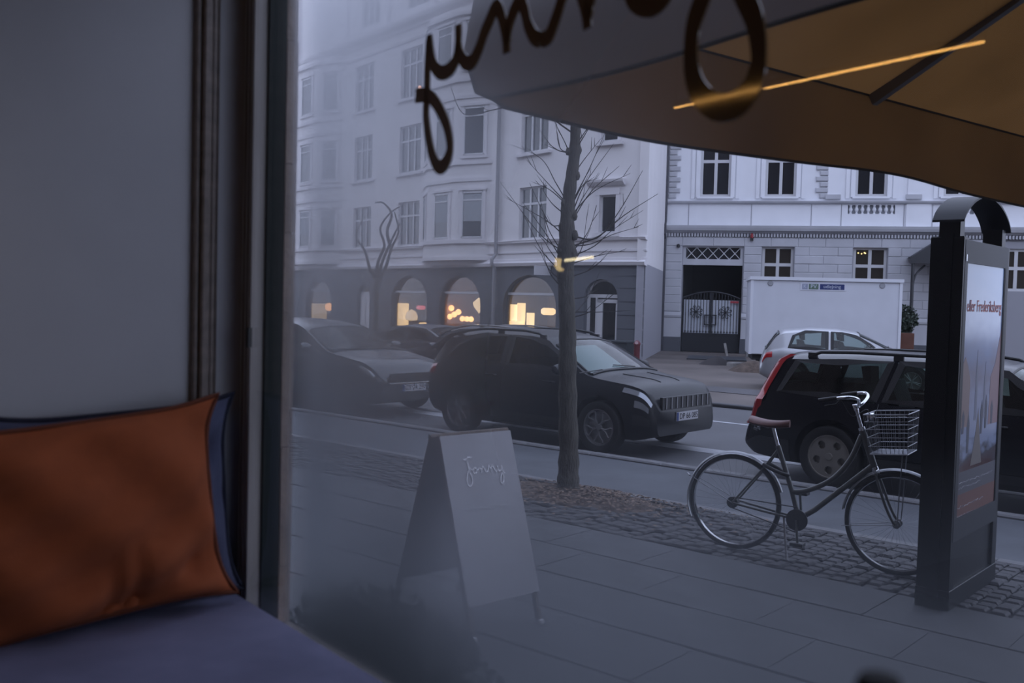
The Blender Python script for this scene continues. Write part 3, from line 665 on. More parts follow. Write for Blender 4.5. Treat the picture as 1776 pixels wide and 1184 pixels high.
def car(name, label, u, v, S, flip=False, M=None):
    """u, v = street position of the rear end on the centre line; the car points along +x of its frame"""
    L, W = S['L'], S['W']; tum = S.get('tum', .40)
    root = thing(name, label, 'car', M if M is not None else STREET @ T(u, v, ROAD) @ (RZ(180) if flip else I4))
    def curve(pl, sm=.03):
        xs = np.linspace(0, L, 801); X = [q[0] for q in pl]; Y = [q[1] for q in pl]
        ys = np.interp(xs, X, Y); k = int(sm/L*800)
        if k > 1:
            pad = np.concatenate([np.full(k, ys[0]), ys, np.full(k, ys[-1])]); ker = np.hanning(2*k+1); ker /= ker.sum()
            ys = np.convolve(pad, ker, 'valid')
        return lambda x: float(np.interp(x, xs, ys))
    zr, zs, zb, wf = curve(S['top'], S.get('sm', .10)), curve(S['belt'], .10), curve(S['bot'], .08), curve(S['plan'], .06)
    def hw(x): return W*wf(x)
    def prm(x):
        a, b = zr(x), min(zs(x), zr(x)-.02); wb = hw(x)*.925; dr = min(S.get('drop', .085), (a-b)*.62); zc = a-dr; yc = wb-tum*(zc-b)
        return a, b, wb, dr, zc, max(yc, .1)
    side_y = lambda x, z: prm(x)[2]-tum*(z-prm(x)[1])
    def low(x, f):
        a, b, wb, dr, zc, yc = prm(x); z = zb(x)+(b-zb(x))*f
        return hw(x)*float(np.interp(f, [0, .1, .4, .62, .75, .90, 1], [.90, .965, 1.0, .997, .985, .978, .925])), z
    top_z = lambda x, y: zr(x)-prm(x)[3]*(min(1, abs(y)/prm(x)[5]))**3.2
    xs = sorted(set([0, .01, .03, .06, .1, .15, .2, .25, .3] + [round(.3+k*.06, 3) for k in range(int((L-.6)/.06)+1)] + [L-.3, L-.25, L-.2, L-.15, L-.1, L-.06, L-.03, L-.01, L]))
    NL, NU, NT = 9, 6, 9; rings = []
    for x in xs:
        a, b, wb, dr, zc, yc = prm(x); h = []
        for k in range(NL): y, z = low(x, k/(NL-1)); h.append((y, z))
        for k in range(1, NU+1): z = b+(zc-b)*k/NU; h.append((wb-tum*(z-b), z))
        for k in range(1, NT+1): y = yc*(1-(k/NT)); h.append((y, a-dr*(y/yc)**3.2))
        rings.append([(x, -y, z) for y, z in h] + [(x, y, z) for y, z in h[-2::-1]])
    n = len(rings[0]); mb = MB(); mb.v = [q for r in rings for q in r]
    for i in range(len(rings)-1):
        for k in range(n): mb.f.append((i*n+k, i*n+(k+1) % n, (i+1)*n+(k+1) % n, (i+1)*n+k)); mb.mi.append(0)
    mb.f.append(tuple(range(n))); mb.f.append(tuple(range((len(rings)-1)*n, len(rings)*n))); mb.mi += [0, 0]
    hull = mb.build('body', S['paint'], root)
    # wheel arches
    cut = MB(); Q = Matrix(((1, 0, 0, 0), (0, 0, 1, 0), (0, -1, 0, 0), (0, 0, 0, 1)))
    for wx in S['wx']:
        for s in (-1, 1): cut.lathe([(S['r']+.055, -.17), (S['r']+.055, .17)], 36, T(wx, s*(W-.1), S['r']+.01) @ Q)
    co = cut.build('cutter', m_blackp); co.matrix_world = root.matrix_world
    bm_ = hull.modifiers.new('arches', 'BOOLEAN'); bm_.object = co; bm_.operation = 'DIFFERENCE'; bm_.solver = 'EXACT'
    dg = bpy.context.evaluated_depsgraph_get(); dg.update()
    me = bpy.data.meshes.new_from_object(hull.evaluated_get(dg)); hull.modifiers.clear(); hull.data = me; bpy.data.objects.remove(co)
    # open the glazed areas
    def inside(x, z, poly):
        c = False; j = len(poly)-1
        for i in range(len(poly)):
            (xi, zi), (xj, zj) = poly[i], poly[j]
            if (zi > z) != (zj > z) and x < (xj-xi)*(z-zi)/(zj-zi)+xi: c = not c
            j = i
        return c
    b = bmesh.new(); b.from_mesh(me); kill = []
    ws, rw = S.get('ws'), S.get('rw')
    for f in b.faces:
        c = f.calc_center_median(); a_, b_, wb, dr, zc, yc = prm(min(max(c.x, 0), L))
        if c.z > b_ and abs(c.y) > yc*.93 and any(inside(c.x, c.z, p) for p in S['side']): kill.append(f)
        elif c.z > b_ and abs(c.y) < yc*.88 and ws and ws[0]+.03 < c.x < ws[1]-.03: kill.append(f)
        elif c.z > b_ and abs(c.y) < yc*.84 and rw and rw[0]+.03 < c.x < rw[1]-.03: kill.append(f)
    bmesh.ops.delete(b, geom=kill, context='FACES'); b.to_mesh(me); b.free()
    me.polygons.foreach_set('use_smooth', [True]*len(me.polygons)); me.set_sharp_from_angle(angle=radians(35))
    def poly3(p, s, off): return [(x, s*(side_y(x, z)+off), z) for x, z in p]
    def dens(p, m=4):
        out = []
        for i in range(len(p)):
            a, c = p[i], p[(i+1) % len(p)]
            out += [(a[0]+(c[0]-a[0])*t/m, a[1]+(c[1]-a[1])*t/m) for t in range(m)]
        return out
    gm = S.get('glass', m_cgl)
    for p in S['side']:
        d = dens(p); cx = sum(q[0] for q in d)/len(d); cz = sum(q[1] for q in d)/len(d)
        for s in (-1, 1):
            w = MB().add(poly3(d, s, .006), [tuple(range(len(d)))]).build('side_window', gm, root)
            o = []
            for q in d:
                vx, vz = cx-q[0], cz-q[1]; l = max(.01, sqrt(vx*vx+vz*vz)); o.append((q[0]+vx/l*.045, q[1]+vz/l*.045))
            oo = []
            for q in d:
                vx, vz = q[0]-cx, q[1]-cz; l = max(.01, sqrt(vx*vx+vz*vz)); oo.append((q[0]+vx/l*.03, q[1]+vz/l*.03))
            k = len(d); MB().add(poly3(oo, s, .004)+poly3(o, s, .010), [(i, (i+1) % k, k+(i+1) % k, k+i) for i in range(k)]).build('window_trim', m_blackp, w)
    for rng, nm, ym in ((ws, 'windscreen', .93), (rw, 'rear_window', .88)):
        if not rng: continue
        x0, x1 = rng
        def G(a, c): x = x0+(x1-x0)*a; y = (c*2-1)*prm(x)[5]*ym; return (x, y, top_z(x, y)+.008)
        w = MB().grid(G, 14, 14).build(nm, gm if nm == 'rear_window' else S.get('wsglass', m_cgl), root, smooth=True, fix=False)
        k = MB(); e = [G(a/14, 0) for a in range(15)]; k.tube(e, .014, 5); k.tube([G(a/14, 1) for a in range(15)], .014, 5); k.tube([G(1, a/14) for a in range(15)], .016, 5); k.tube([G(0, a/14) for a in range(15)], .012, 5)
        k.build('screen_seal', m_blackp, w, smooth=True)
        if nm == 'windscreen':
            for s in (.15, -.35):
                q = [G(.985, .5+s), G(.9, .5+s-.28)]; MB().tube([(a, c, z+.015) for a, c, z in q], .008, 5).build('wiper', m_blackp, root)
    # wheels
    tm, rm, bk = wheel_mesh(S['r'], .215, S.get('rim', 'spoke')); rmm = rm.mesh('rim', S.get('rimmat', m_alloy), True)
    for wx in S['wx']:
        for s in (-1, 1):
            w = link('wheel', tm, root, T(wx, s*(W-.115), S['r']) @ (RZ(180) if s < 0 else I4))
            link('rim', rmm, w); link('wheel_shade_disc', bk, w)
    # underside and seats
    MB().box(.35, L-.4, -W+.32, W-.32, .18, .34).build('underbody', m_blackp, root)
    MB().box(S['wx'][0]-.1, L-1.15, -W+.2, W-.2, .34, .60).build('cabin_floor', m_seat, root)
    for sx in S.get('seats', []):
        for sy in (-.38, .38):
            st = MB(); st.prism([(sx, .55), (sx+.5, .55), (sx+.52, .72), (sx+.12, .70), (sx-.05, 1.12), (sx-.17, 1.12), (sx-.08, .6)], sy-.23, sy+.23)
            st.prism([(sx-.1, 1.14), (sx-.02, 1.14), (sx-.03, 1.3), (sx-.13, 1.3)], sy-.12, sy+.12); st.build('seat', m_seat, root)
    # lamps, patches that follow the body
    def patch(x0, x1, f0, f1, s, off=.008, nx=8, nz=5):
        return lambda a, c: (lambda x, f: (x, s*(low(x, f)[0]+off), low(x, f)[1]))(x0+(x1-x0)*a, f0+(f1-f0)*c)
    for nm, m, x0, x1, f0, f1 in S.get('patch', []):
        for s in (-1, 1): MB().grid(patch(x0, x1, f0, f1, s), 10, 5).build(nm, m, root, smooth=True, fix=False)
    for x0, x1, y0, y1, z0, z1, nm, m in S.get('boxes', []):
        MB().tbox(x0, x1, y0, y1, z0, z1, .006).build(nm, m, root)
    # sill cladding, door handles and seams, mirrors
    for s in (-1, 1):
        x0, x1 = S['wx'][0]+S['r']+.09, S['wx'][1]-S['r']-.09
        MB().grid(patch(x0, x1, .02, .22, s, .012), 10, 3).build('sill_trim', m_blackp, root, fix=False)
        for xd in S.get('doors', []):
            pts = [(xd, s*(low(xd, f)[0]+.003), low(xd, f)[1]) for f in np.linspace(.12, 1, 9)]; MB().tube(pts, .004, 4).build('door_seam', m_blackp, root)
        for xh in S.get('handles', []):
            y, z = low(xh, .86); MB().tube([(xh-.1, s*(y+.0), z), (xh-.08, s*(y+.03), z+.003), (xh+.08, s*(y+.03), z+.003), (xh+.1, s*y, z)], .013, 6).build('door_handle', S.get('handlemat', S['paint']), root, smooth=True)
        xm = S.get('mirror')
        if xm:
            y = side_y(xm, zs(xm)); z = zs(xm)+.09
            mm = MB(); mm.grid(lambda a, c: (xm+.02+.11*sin(pi*a)*(1 if True else 0)-.1*(1-a)*0, s*(y+.08+.17*a), z+.075*cos(2*pi*c)*sin(pi*min(1, a*.8+.2))), 6, 10)
            mm = MB().lathe([(0, -.10), (.05, -.095), (.075, -.04), (.075, .04), (.05, .095), (0, .10)], 12, T(xm, s*(y+.15), z) @ Matrix.Diagonal((.9, 1, .95, 1)) @ RX(90))
            mir = mm.build('mirror', S['paint'], root, smooth=True); MB().tube([(xm, s*(y-.02), z-.05), (xm, s*(y+.1), z-.03)], .025, 6).build('mirror_arm', m_blackp, mir)
    if S.get('rails'):
        x0, x1 = S['rails']; rm_ = S.get('railmat', m_blackp)
        for s in (-1, 1):
            pts = []
            for k in range(15):
                x = x0+(x1-x0)*k/14; y = prm(x)[5]-.06; h = .055 if 0 < k < 14 else .0
                pts.append((x, s*y, top_z(x, y)+h))
            rr = MB(); rr.tube(pts, .018, 8)
            for xk in (x0+.05, (x0+x1)/2, x1-.05): y = prm(xk)[5]-.06; rr.box(xk-.05, xk+.05, s*y-.015, s*y+.015, top_z(xk, y)-.02, top_z(xk, y)+.05)
            rr.build('roof_rail', rm_, root, smooth=True)
    if S.get('plate'):
        pz, txt, front = S['plate']; px = L+.012 if front else -.012
        B = T(px, 0, pz) @ (I4 if front else RZ(180))
        pb = MB().box(-.012, .006, -.26, .26, -.056, .056).build('number_plate', m_plate, root, B)
        PM = T(.007, 0, 0) @ RZ(90) @ RX(90)
        text(txt, .105, m_ink, pb, PM @ T(.03, -.002, 0)); MB().box(.006, .008, -.258, -.218, -.054, .054).build('plate_band', m_pblue, pb)
    return root, dict(low=low, side_y=side_y, zr=zr, zs=zs, prm=prm, top_z=top_z)

paint_suv = mat('dark_grey_paint', (.010, .011, .014), .36, spec=.35, back=(.004, .004, .004))
SUV = dict(L=4.28, W=.90, r=.335, wx=(.84, 3.47), paint=paint_suv, rim='petal', rimmat=m_alloyd, glass=m_cgd, wsglass=m_cgl,
    top=[(0, .60), (.03, .80), (.08, .98), (.34, 1.36), (.55, 1.45), (1.1, 1.51), (1.9, 1.51), (2.4, 1.45), (2.7, 1.32), (3.28, 1.02), (3.42, .985), (3.9, .945), (4.1, .89), (4.2, .79), (4.26, .66), (4.28, .55)],
    belt=[(0, .58), (.04, .76), (.1, .94), (.5, 1.01), (2, .98), (3.3, .93), (3.9, .87), (4.1, .83), (4.2, .74), (4.26, .60), (4.28, .50)],
    bot=[(0, .40), (.2, .30), (.6, .24), (3.7, .24), (4.05, .22), (4.28, .28)], plan=[(0, .74), (.04, .83), (.15, .92), (.4, .98), (.8, 1), (3.4, 1), (3.8, .985), (4.05, .94), (4.18, .88), (4.25, .82), (4.28, .74)],
    side=[[(.47, 1.06), (.66, 1.26), (.92, 1.38), (1.2, 1.425), (1.66, 1.43), (1.66, 1.035)], [(1.74, 1.035), (1.74, 1.43), (2.1, 1.415), (2.4, 1.36), (2.62, 1.24), (2.98, 1.02)]],
    ws=(2.52, 3.26), rw=(.10, .42), seats=(2.0, 1.05), doors=(1.70, 2.95), handles=(1.5, 2.6), mirror=2.86, rails=(.55, 2.3),
    patch=[('headlight', m_lamp, 3.84, 4.22, .90, .99), ('lower_headlight', m_lamp, 4.02, 4.2, .66, .80), ('fog_light', m_blackp, 4.0, 4.22, .30, .52), ('tail_light', m_red, .05, .30, .80, 1.0), ('lower_cladding', m_blackp, .2, .5, .0, .22)],
    boxes=[(4.24, 4.28, -.58, .58, .60, .76, 'grille', m_blackp), (4.22, 4.27, -.62, .62, .29, .38, 'air_intake', m_blackp)],
    plate=(.50, 'DP 66 085', True))
for _k in ('top', 'belt', 'bot', 'plan', 'patch', 'boxes', 'side'):
    f_ = .935
    if _k == 'side': SUV[_k] = [[(x*f_, z) for x, z in p] for p in SUV[_k]]
    elif _k == 'patch': SUV[_k] = [(a, m, x*f_, y*f_, c, d) for a, m, x, y, c, d in SUV[_k]]
    elif _k == 'boxes': SUV[_k] = [(x*f_, x*f_+(y-x), *q) for x, y, *q in SUV[_k]]
    else: SUV[_k] = [(x*f_, z) for x, z in SUV[_k]]
for _k in ('wx', 'ws', 'rw', 'seats', 'doors', 'handles', 'rails'): SUV[_k] = tuple(q*f_ for q in SUV[_k])
SUV['L'] *= f_; SUV['mirror'] *= f_; SL = SUV['L']
suv_u = -7.36-SUV['wx'][1]
suv, fn = car('suv_car', 'dark grey crossover car parked behind the tree trunk', suv_u, 11.12, SUV)
for k in range(9): MB().box(SL+.0, SL+.012, -.50+k*.125-.010, -.50+k*.125+.010, .61, .75).build('grille_slat', m_alloyd, suv)
MB().lathe([(0, .012), (.045, .012), (.05, 0)], 16, T(SL-.17, 0, .852) @ RY(38)).build('badge', m_chrome, suv, smooth=True)
for s in (-1, 1): MB().tube([(x, s*.30+s*(x-3.1)*-.12, fn['top_z'](x, .3)+.004) for x in np.linspace(3.2, SL-.26, 8)], .006, 5).build('bonnet_crease', paint_suv, suv)
MB().grid(lambda a, c: (2.44+.54*a, -.68+.80*c, fn['top_z'](2.44+.54*a, -.68+.80*c)-.035), 8, 8).build('sky_reflection_sheet', mat('sky_reflection_pale', (.50, .52, .56), .5), suv)  # pale sheet imitating the sky reflected in the near half of the windscreen

paint_w = mat('black_paint', (.003, .0036, .007), .2, spec=.28, back=(.003, .003, .003))
WAG = dict(L=4.72, W=.905, r=.335, wx=(1.05, 3.81), paint=paint_w, rim='holes', rimmat=mat('old_alloy', (.27, .255, .23), .45, metal=.4), glass=m_cgl, tum=.34,
    top=[(0, .42), (.02, .60), (.10, .66), (.13, .78), (.16, .95), (.34, 1.36), (.48, 1.43), (1.2, 1.46), (2.2, 1.46), (2.7, 1.40), (3.0, 1.26), (3.5, 1.0), (3.7, .95), (4.3, .86), (4.6, .74), (4.72, .5)],
    belt=[(0, .40), (.02, .57), (.10, .62), (.13, .75), (.18, .90), (.5, .95), (3.4, .92), (4.3, .80), (4.6, .68), (4.72, .46)], sm=.06,
    bot=[(0, .34), (.15, .26), (.6, .22), (4.2, .22), (4.72, .28)], plan=[(0, .80), (.04, .90), (.14, .955), (.4, .985), (.9, 1), (3.8, 1), (4.2, .96), (4.5, .88), (4.72, .70)],
    side=[[(.42, .99), (.58, 1.33), (1.62, 1.375), (1.5, .97)], [(1.60, .97), (1.72, 1.375), (2.42, 1.36), (2.42, .97)], [(2.52, .97), (2.52, 1.355), (2.75, 1.33), (3.25, .97)]],
    ws=(2.76, 3.48), rw=(.2, .4), seats=(2.35, 1.35), doors=(1.55, 2.47, 3.35), handles=(1.75, 2.7), handlemat=m_blackp, mirror=3.1, rails=(.68, 2.65),
    patch=[('lower_trim', m_blackp, .02, .6, .0, .34)])
wag_u = -4.36-1.02
wag, fw_ = car('estate_car', 'black estate car with red upright tail lights behind the bicycle', wag_u, 11.12, WAG)
# tall tail lights up the rear pillars
def rear_x(z, S=WAG, fz=fw_['zr']):
    xs = np.linspace(0, .75, 400); zz = [fz(x) for x in xs]
    for x, q in zip(xs, zz):
        if q >= z: return x
    return .6
for s in (-1, 1):
    tl = MB(); rows = []
    for z in np.linspace(.60, 1.40, 15):
        x = rear_x(z+.02)+.01; y = fw_['side_y'](max(x, .2), max(z, .9)) if z > .9 else fw_['low'](max(x, .14), .9)[0]
        rows.append([(x-.012, s*(y-.14), z), (x-.02, s*(y-.03), z), (x+.015, s*(y+.012), z), (x+.085, s*(fw_['side_y'](x+.08, max(z, .9))+.012 if z > .9 else y+.012), z)])
    tl.v = [q for r in rows for q in r]; tl.f = [(i*4+j, i*4+j+1, (i+1)*4+j+1, (i+1)*4+j) for i in range(14) for j in range(3)]; tl.mi = [0]*len(tl.f)
    tl.build('tail_light', m_red, wag, smooth=True, fix=False)

paint_l = mat('charcoal_paint', (.045, .050, .060), .30, metal=.3, coat=.5, back=(.004, .004, .004))
LC = dict(L=4.45, W=.92, r=.34, wx=(.86, 3.60), paint=paint_l, rimmat=m_alloyd, glass=m_cgd,
    top=[(0, .6), (.03, .8), (.08, 1.0), (.36, 1.34), (.6, 1.44), (1.2, 1.50), (2.0, 1.49), (2.5, 1.42), (3.35, 1.03), (3.5, 1.0), (4.1, .92), (4.28, .82), (4.45, .6)],
    belt=[(0, .58), (.04, .76), (.1, .96), (.5, 1.03), (2, 1.0), (3.4, .95), (4.1, .84), (4.28, .76), (4.45, .54)],
    bot=[(0, .4), (.2, .3), (.6, .24), (3.8, .24), (4.45, .27)], plan=[(0, .74), (.05, .84), (.2, .93), (.5, .98), (.9, 1), (3.5, 1), (3.9, .98), (4.2, .92), (4.35, .84), (4.45, .72)],
    side=[[(.5, 1.08), (.8, 1.33), (1.3, 1.41), (1.7, 1.41), (1.7, 1.06)], [(1.78, 1.06), (1.78, 1.41), (2.2, 1.39), (2.5, 1.32), (3.05, 1.05)]],
    ws=(2.6, 3.36), rw=(.1, .42), seats=(2.0, 1.1), doors=(1.74, 3.0), handles=(1.55, 2.65), mirror=2.9,
    patch=[('headlight', m_lamp, 4.08, 4.34, .82, .97)], boxes=[(4.43, 4.47, -.52, .52, .56, .70, 'grille', m_blackp), (4.44, 4.475, -.55, .55, .53, .55, 'chrome_strip', m_alloy), (4.40, 4.46, -.6, .6, .27, .38, 'air_intake', m_blackp)],
    plate=(.46, 'CT 74 297', True))
car('hatchback_car', 'charcoal car parked behind the crossover, dim through the steamed glass', -11.75-4.45, 11.2, LC)

paint_s = mat('silver_paint', (.42, .43, .46), .32, metal=.55, coat=.5, back=(.02, .02, .02))
SV = dict(L=3.95, W=.86, r=.31, wx=(.74, 3.24), paint=paint_s, rim='spoke', glass=glass_mat('pale_car_glass', (.62, .72, .70), 1.5), tum=.36,
    top=[(0, .5), (.03, .72), (.09, .90), (.34, 1.28), (.5, 1.37), (1.1, 1.43), (1.7, 1.42), (2.1, 1.36), (2.4, 1.23), (2.9, .98), (3.05, .94), (3.6, .82), (3.82, .70), (3.95, .46)],
    belt=[(0, .48), (.04, .69), (.11, .86), (.5, .93), (2, .90), (2.9, .87), (3.6, .75), (3.82, .64), (3.95, .42)],
    bot=[(0, .34), (.2, .24), (.5, .2), (3.4, .2), (3.95, .26)], plan=[(0, .76), (.05, .86), (.2, .95), (.5, .99), (.9, 1), (3.0, 1), (3.5, .96), (3.8, .84), (3.95, .66)],
    side=[[(.62, .97), (.72, 1.24), (.98, 1.34), (1.45, 1.345), (1.45, .95)], [(1.55, .95), (1.55, 1.345), (1.8, 1.33), (2.08, 1.26), (2.35, 1.12), (2.58, .94)]],
    ws=(2.16, 2.88), rw=(.12, .40), seats=(1.85, 1.0), doors=(1.5, 2.6), handles=(1.3, 2.2), handlemat=m_blackp, mirror=2.48,
    patch=[('tail_light', m_red, .04, .26, .78, .97)])
sv_d = Vector((.972, -.235)); svo = Vector((5.72, 22.9)) + Vector((.235, .972))*.5
car('small_hatchback', 'silver hatchback standing in front of the white site container', 0, 0, SV, M=frame(svo, sv_d, FAR))

paint_b = mat('grey_blue_paint', (.05, .052, .062), .3, metal=.3, coat=.5, back=(.004, .004, .004))
B1 = dict(L=4.5, W=.88, r=.32, wx=(.95, 3.6), paint=paint_b, glass=m_cgd, rimmat=m_alloyd,
    top=[(0, .6), (.05, .9), (.1, .98), (.55, 1.02), (1.15, 1.32), (1.5, 1.40), (2.1, 1.41), (2.6, 1.34), (3.3, 1.0), (3.5, .96), (4.2, .84), (4.5, .55)],
    belt=[(0, .58), (.05, .85), (.1, .92), (.6, .95), (3.3, .9), (4.2, .76), (4.5, .5)], bot=[(0, .36), (.2, .26), (4, .24), (4.5, .28)],
    plan=[(0, .8), (.08, .9), (.4, .97), (.9, 1), (3.5, 1), (4.1, .95), (4.5, .72)],
    side=[[(1.0, .99), (1.3, 1.28), (1.9, 1.33), (1.9, .98)], [(1.98, .98), (1.98, 1.33), (2.4, 1.29), (3.0, .96)]], ws=(2.66, 3.28), rw=(.62, 1.2), seats=(2.2, 1.3), mirror=2.8,
    patch=[('tail_light', m_red, .03, .22, .72, .95)], plate=(.72, 'AB 30 114', False))
car('saloon_car', 'small dark saloon seen from behind below the bulb cluster shop window', 0, 0, B1, M=STREET @ T(-16.2, 17.75, FAR) @ RZ(180) @ Matrix.Diagonal((1, 1, .86, 1)))
B2 = dict(B1); B2.update(rails=(.75, 2.7), railmat=m_alloy, top=[(0, .6), (.05, .9), (.1, 1.0), (.4, 1.34), (.7, 1.45), (1.4, 1.49), (2.2, 1.47), (2.7, 1.38), (3.3, 1.02), (3.5, .97), (4.2, .85), (4.5, .55)],
    side=[[(.55, 1.0), (.78, 1.30), (1.5, 1.38), (1.5, .98)], [(1.6, .98), (1.6, 1.38), (2.3, 1.36), (2.6, 1.28), (3.0, .96)]], rw=(.1, .4), plate=None, wx=(.85, 3.6))
car('rail_estate_car', 'dark estate with pale roof rails behind the crossover roof', 0, 0, B2, M=STREET @ T(-12.0, 15.4, ROAD) @ RZ(180) @ Matrix.Diagonal((.93, 1, .94, 1)))

# ================================================================== STREET TREE (world axes)
m_bark = mat('tree_bark', (.062, .056, .046), .9, var=.35, scale=12, bump=.9, bscale=22, stretch=(2.5, 2.5, .7))
m_twig = mat('twig_bark', (.030, .024, .022), .9)
TR = [(.57, 0, .115), (.57, .12, .103), (.568, .39, .096), (.545, .83, .090), (.532, 1.27, .084), (.52, 1.59, .080), (.49, 2.03, .080), (.49, 2.22, .085), (.49, 2.39, .076), (.493, 2.66, .066), (.512, 2.91, .058), (.54, 3.16, .055), (.545, 3.47, .048), (.55, 4.2, .042), (.56, 5.2, .03), (.6, 6.4, .015)]
tr = thing('street_tree', 'bare young street tree with a knobbly trunk in the soil pit', 'tree', T(0, 9.435, 0))
path = smooth_path([(x, 0, z, r) for x, z, r in TR], 5)
b = MB(); b.tube([q[:3] for q in path], [q[3]*(1+.06*sin(i*1.7)+random.uniform(-.03, .03)) for i, q in enumerate(path)], 14); b.build('trunk', m_bark, tr, smooth=True, ang=80)
for x, z, r, a in ((.415, 2.28, .05, 180), (.565, 2.24, .06, 0), (.575, 2.42, .05, 10), (.42, 2.5, .045, 170), (.565, 2.6, .045, 0), (.585, 2.98, .045, 0), (.60, 3.22, .042, 0), (.47, 3.2, .035, 180), (.43, 2.72, .035, 180), (.58, 1.72, .035, -20), (.585, .9, .03, 0), (.59, .62, .028, -10), (.60, .26, .03, 0), (.50, 1.3, .03, 200)):
    k = MB(); k.lathe([(0, -r), (r*.55, -r*.8), (r*.8, 0), (r*.55, r*.9), (0, r*1.2)], 9, T(x-.25*(x-.51), random.uniform(-.03, .0), z)); k.build('burl', m_bark, tr, smooth=True, ang=80)
BR = [[(.43,2.73),(.32,2.88),(.09,3.1)],[(.43,2.73),(.32,2.85),(.15,2.95)],[(.47,3.19),(.34,3.26),(.18,3.49)],[(.47,3.2),(.43,3.29),(.31,3.49)],[(.4,2.52),(.32,2.54),(.13,2.92)],[(.41,2.42),(.28,2.56),(-.11,2.76)],[(.4,2.26),(.21,2.45),(-.15,2.89)],[(.39,2.19),(.27,2.45),(.06,2.72)],[(.38,2.07),(.25,2.29),(.07,2.64)],[(.58,2.42),(.77,2.4),(.97,2.66),(1.18,3.05)],[(.6,2.33),(.8,2.43),(1.04,2.64),(1.36,2.86)],[(.58,2.32),(.72,2.35),(.93,2.45),(1.16,2.52)],[(.59,2.22),(.75,2.33),(.91,2.47),(1.18,2.65)],[(.6,2.17),(.8,2.25),(1.07,2.31)],[(.58,2.58),(.71,2.84),(.98,3.11)],[(.57,2.63),(.74,2.84),(1.06,3.01)],[(.57,2.65),(.64,2.89),(.88,3.25)],[(.58,2.76),(.68,3.04),(.82,3.38)],[(.6,3.01),(.65,3.17),(.82,3.4)],[(.61,3.24),(.63,3.36),(.68,3.44)],[(.62,3.29),(.64,3.4),(.72,3.47)],[(.55,2.03),(.73,2.12),(.89,2.28)],[(.43,2.75),(.37,2.93),(.23,3.16),(-.05,3.28)],[(.4,2.26),(.31,2.49),(.22,2.77)],[(.58,2.55),(.61,2.73),(.78,3.02)],[(.58,2.73),(.63,2.89),(.76,2.95)],[(.41,2.62),(.33,2.72),(.23,2.82)],[(.47,3.19),(.4,3.24),(.35,3.46)],[(.38,2.14),(.34,2.29),(.27,2.42)],[(.58,2.14),(.65,2.32),(.7,2.66)],[(.6,2.27),(.7,2.47),(.79,2.74)],
 [(.58,1.82),(.72,1.87),(.83,2.09)],[(.59,1.65),(.73,1.72),(.92,1.87)],[(.6,1.71),(.78,1.71),(1.09,1.74)],[(.57,1.64),(.68,1.78),(.77,1.91)],[(.39,1.99),(.32,2.1),(.23,2.26)],[(.39,1.94),(.34,2.05),(.27,2.21)],
 [(.5,3.4),(.1,3.62),(-.21,3.56),(-.50,3.50),(-.64,3.79)],[(.55,3.6),(.9,3.75),(1.2,3.35)],[(.55,3.7),(1.1,3.8),(1.35,3.4)],[(.56,4.0),(.2,4.4),(-.1,5.0)],[(.56,4.1),(.9,4.6),(1.1,5.2)]]
for k, br in enumerate(BR):
    d = random.choice((-1, 1))*random.uniform(.05, .35); n = len(br)
    pts = smooth_path([(x if i else .5*(x+.51), d*(i/(n-1))**1.2, z+random.uniform(-.01, .01)) for i, (x, z) in enumerate(br)], 5)
    m = len(pts); big = .0085 if k in (9, 10, 37) else .0065
    b = MB(); b.tube(pts, [big*(1-.75*i/(m-1)) for i in range(m)], 5)
    for _ in range(2):  # side twigs
        i = random.randrange(m//3, m-1); q = np.array(pts[i]); t = np.array(pts[min(i+1, m-1)])-np.array(pts[i-1]); t = t/np.linalg.norm(t)
        s = t*random.uniform(.05, .12)+np.array([random.uniform(-.06, .06), random.uniform(-.08, .08), random.uniform(0, .09)])
        b.tube([q, q+s*.6, q+s], [.0032, .0025, .0012], 4)
    b.build('branch', m_twig, tr, smooth=True)

# pollarded tree in front of the far facade
pt = thing('pollarded_tree', 'small pollarded tree with curled branches before the pale facade', 'tree', T(-4.9, 35.6, FAR))
b = MB(); b.tube([(0, 0, 0), (.02, 0, 1.2), (0, 0, 2.5)], [.09, .08, .09], 10); b.build('trunk', m_bark, pt, smooth=True)
for q in ([(0, 0, 2.4), (-.25, 0, 2.9), (-.45, .1, 3.5), (-.75, 0, 4.0), (-.55, .1, 4.6)], [(0, 0, 2.4), (.05, 0, 3.1), (.25, .1, 3.7), (.1, 0, 4.3), (.4, 0, 4.8), (.75, .1, 5.1)], [(.1, 0, 2.4), (.35, 0, 3.0), (.5, .1, 3.6), (.75, 0, 4.2), (.6, 0, 4.9)], [(0, 0, 2.4), (.2, .2, 3.2), (.55, .1, 4.0), (.8, 0, 4.5)], [(.5, 0, 3.6), (.35, 0, 4.2), (.5, 0, 4.8), (.2, 0, 5.2), (-.1, 0, 5.2)]):
    s = smooth_path(q, 5); MB().tube([x for x in s], [.07*(1-.7*i/len(s)) for i in range(len(s))], 6).build('branch', m_twig, pt, smooth=True)

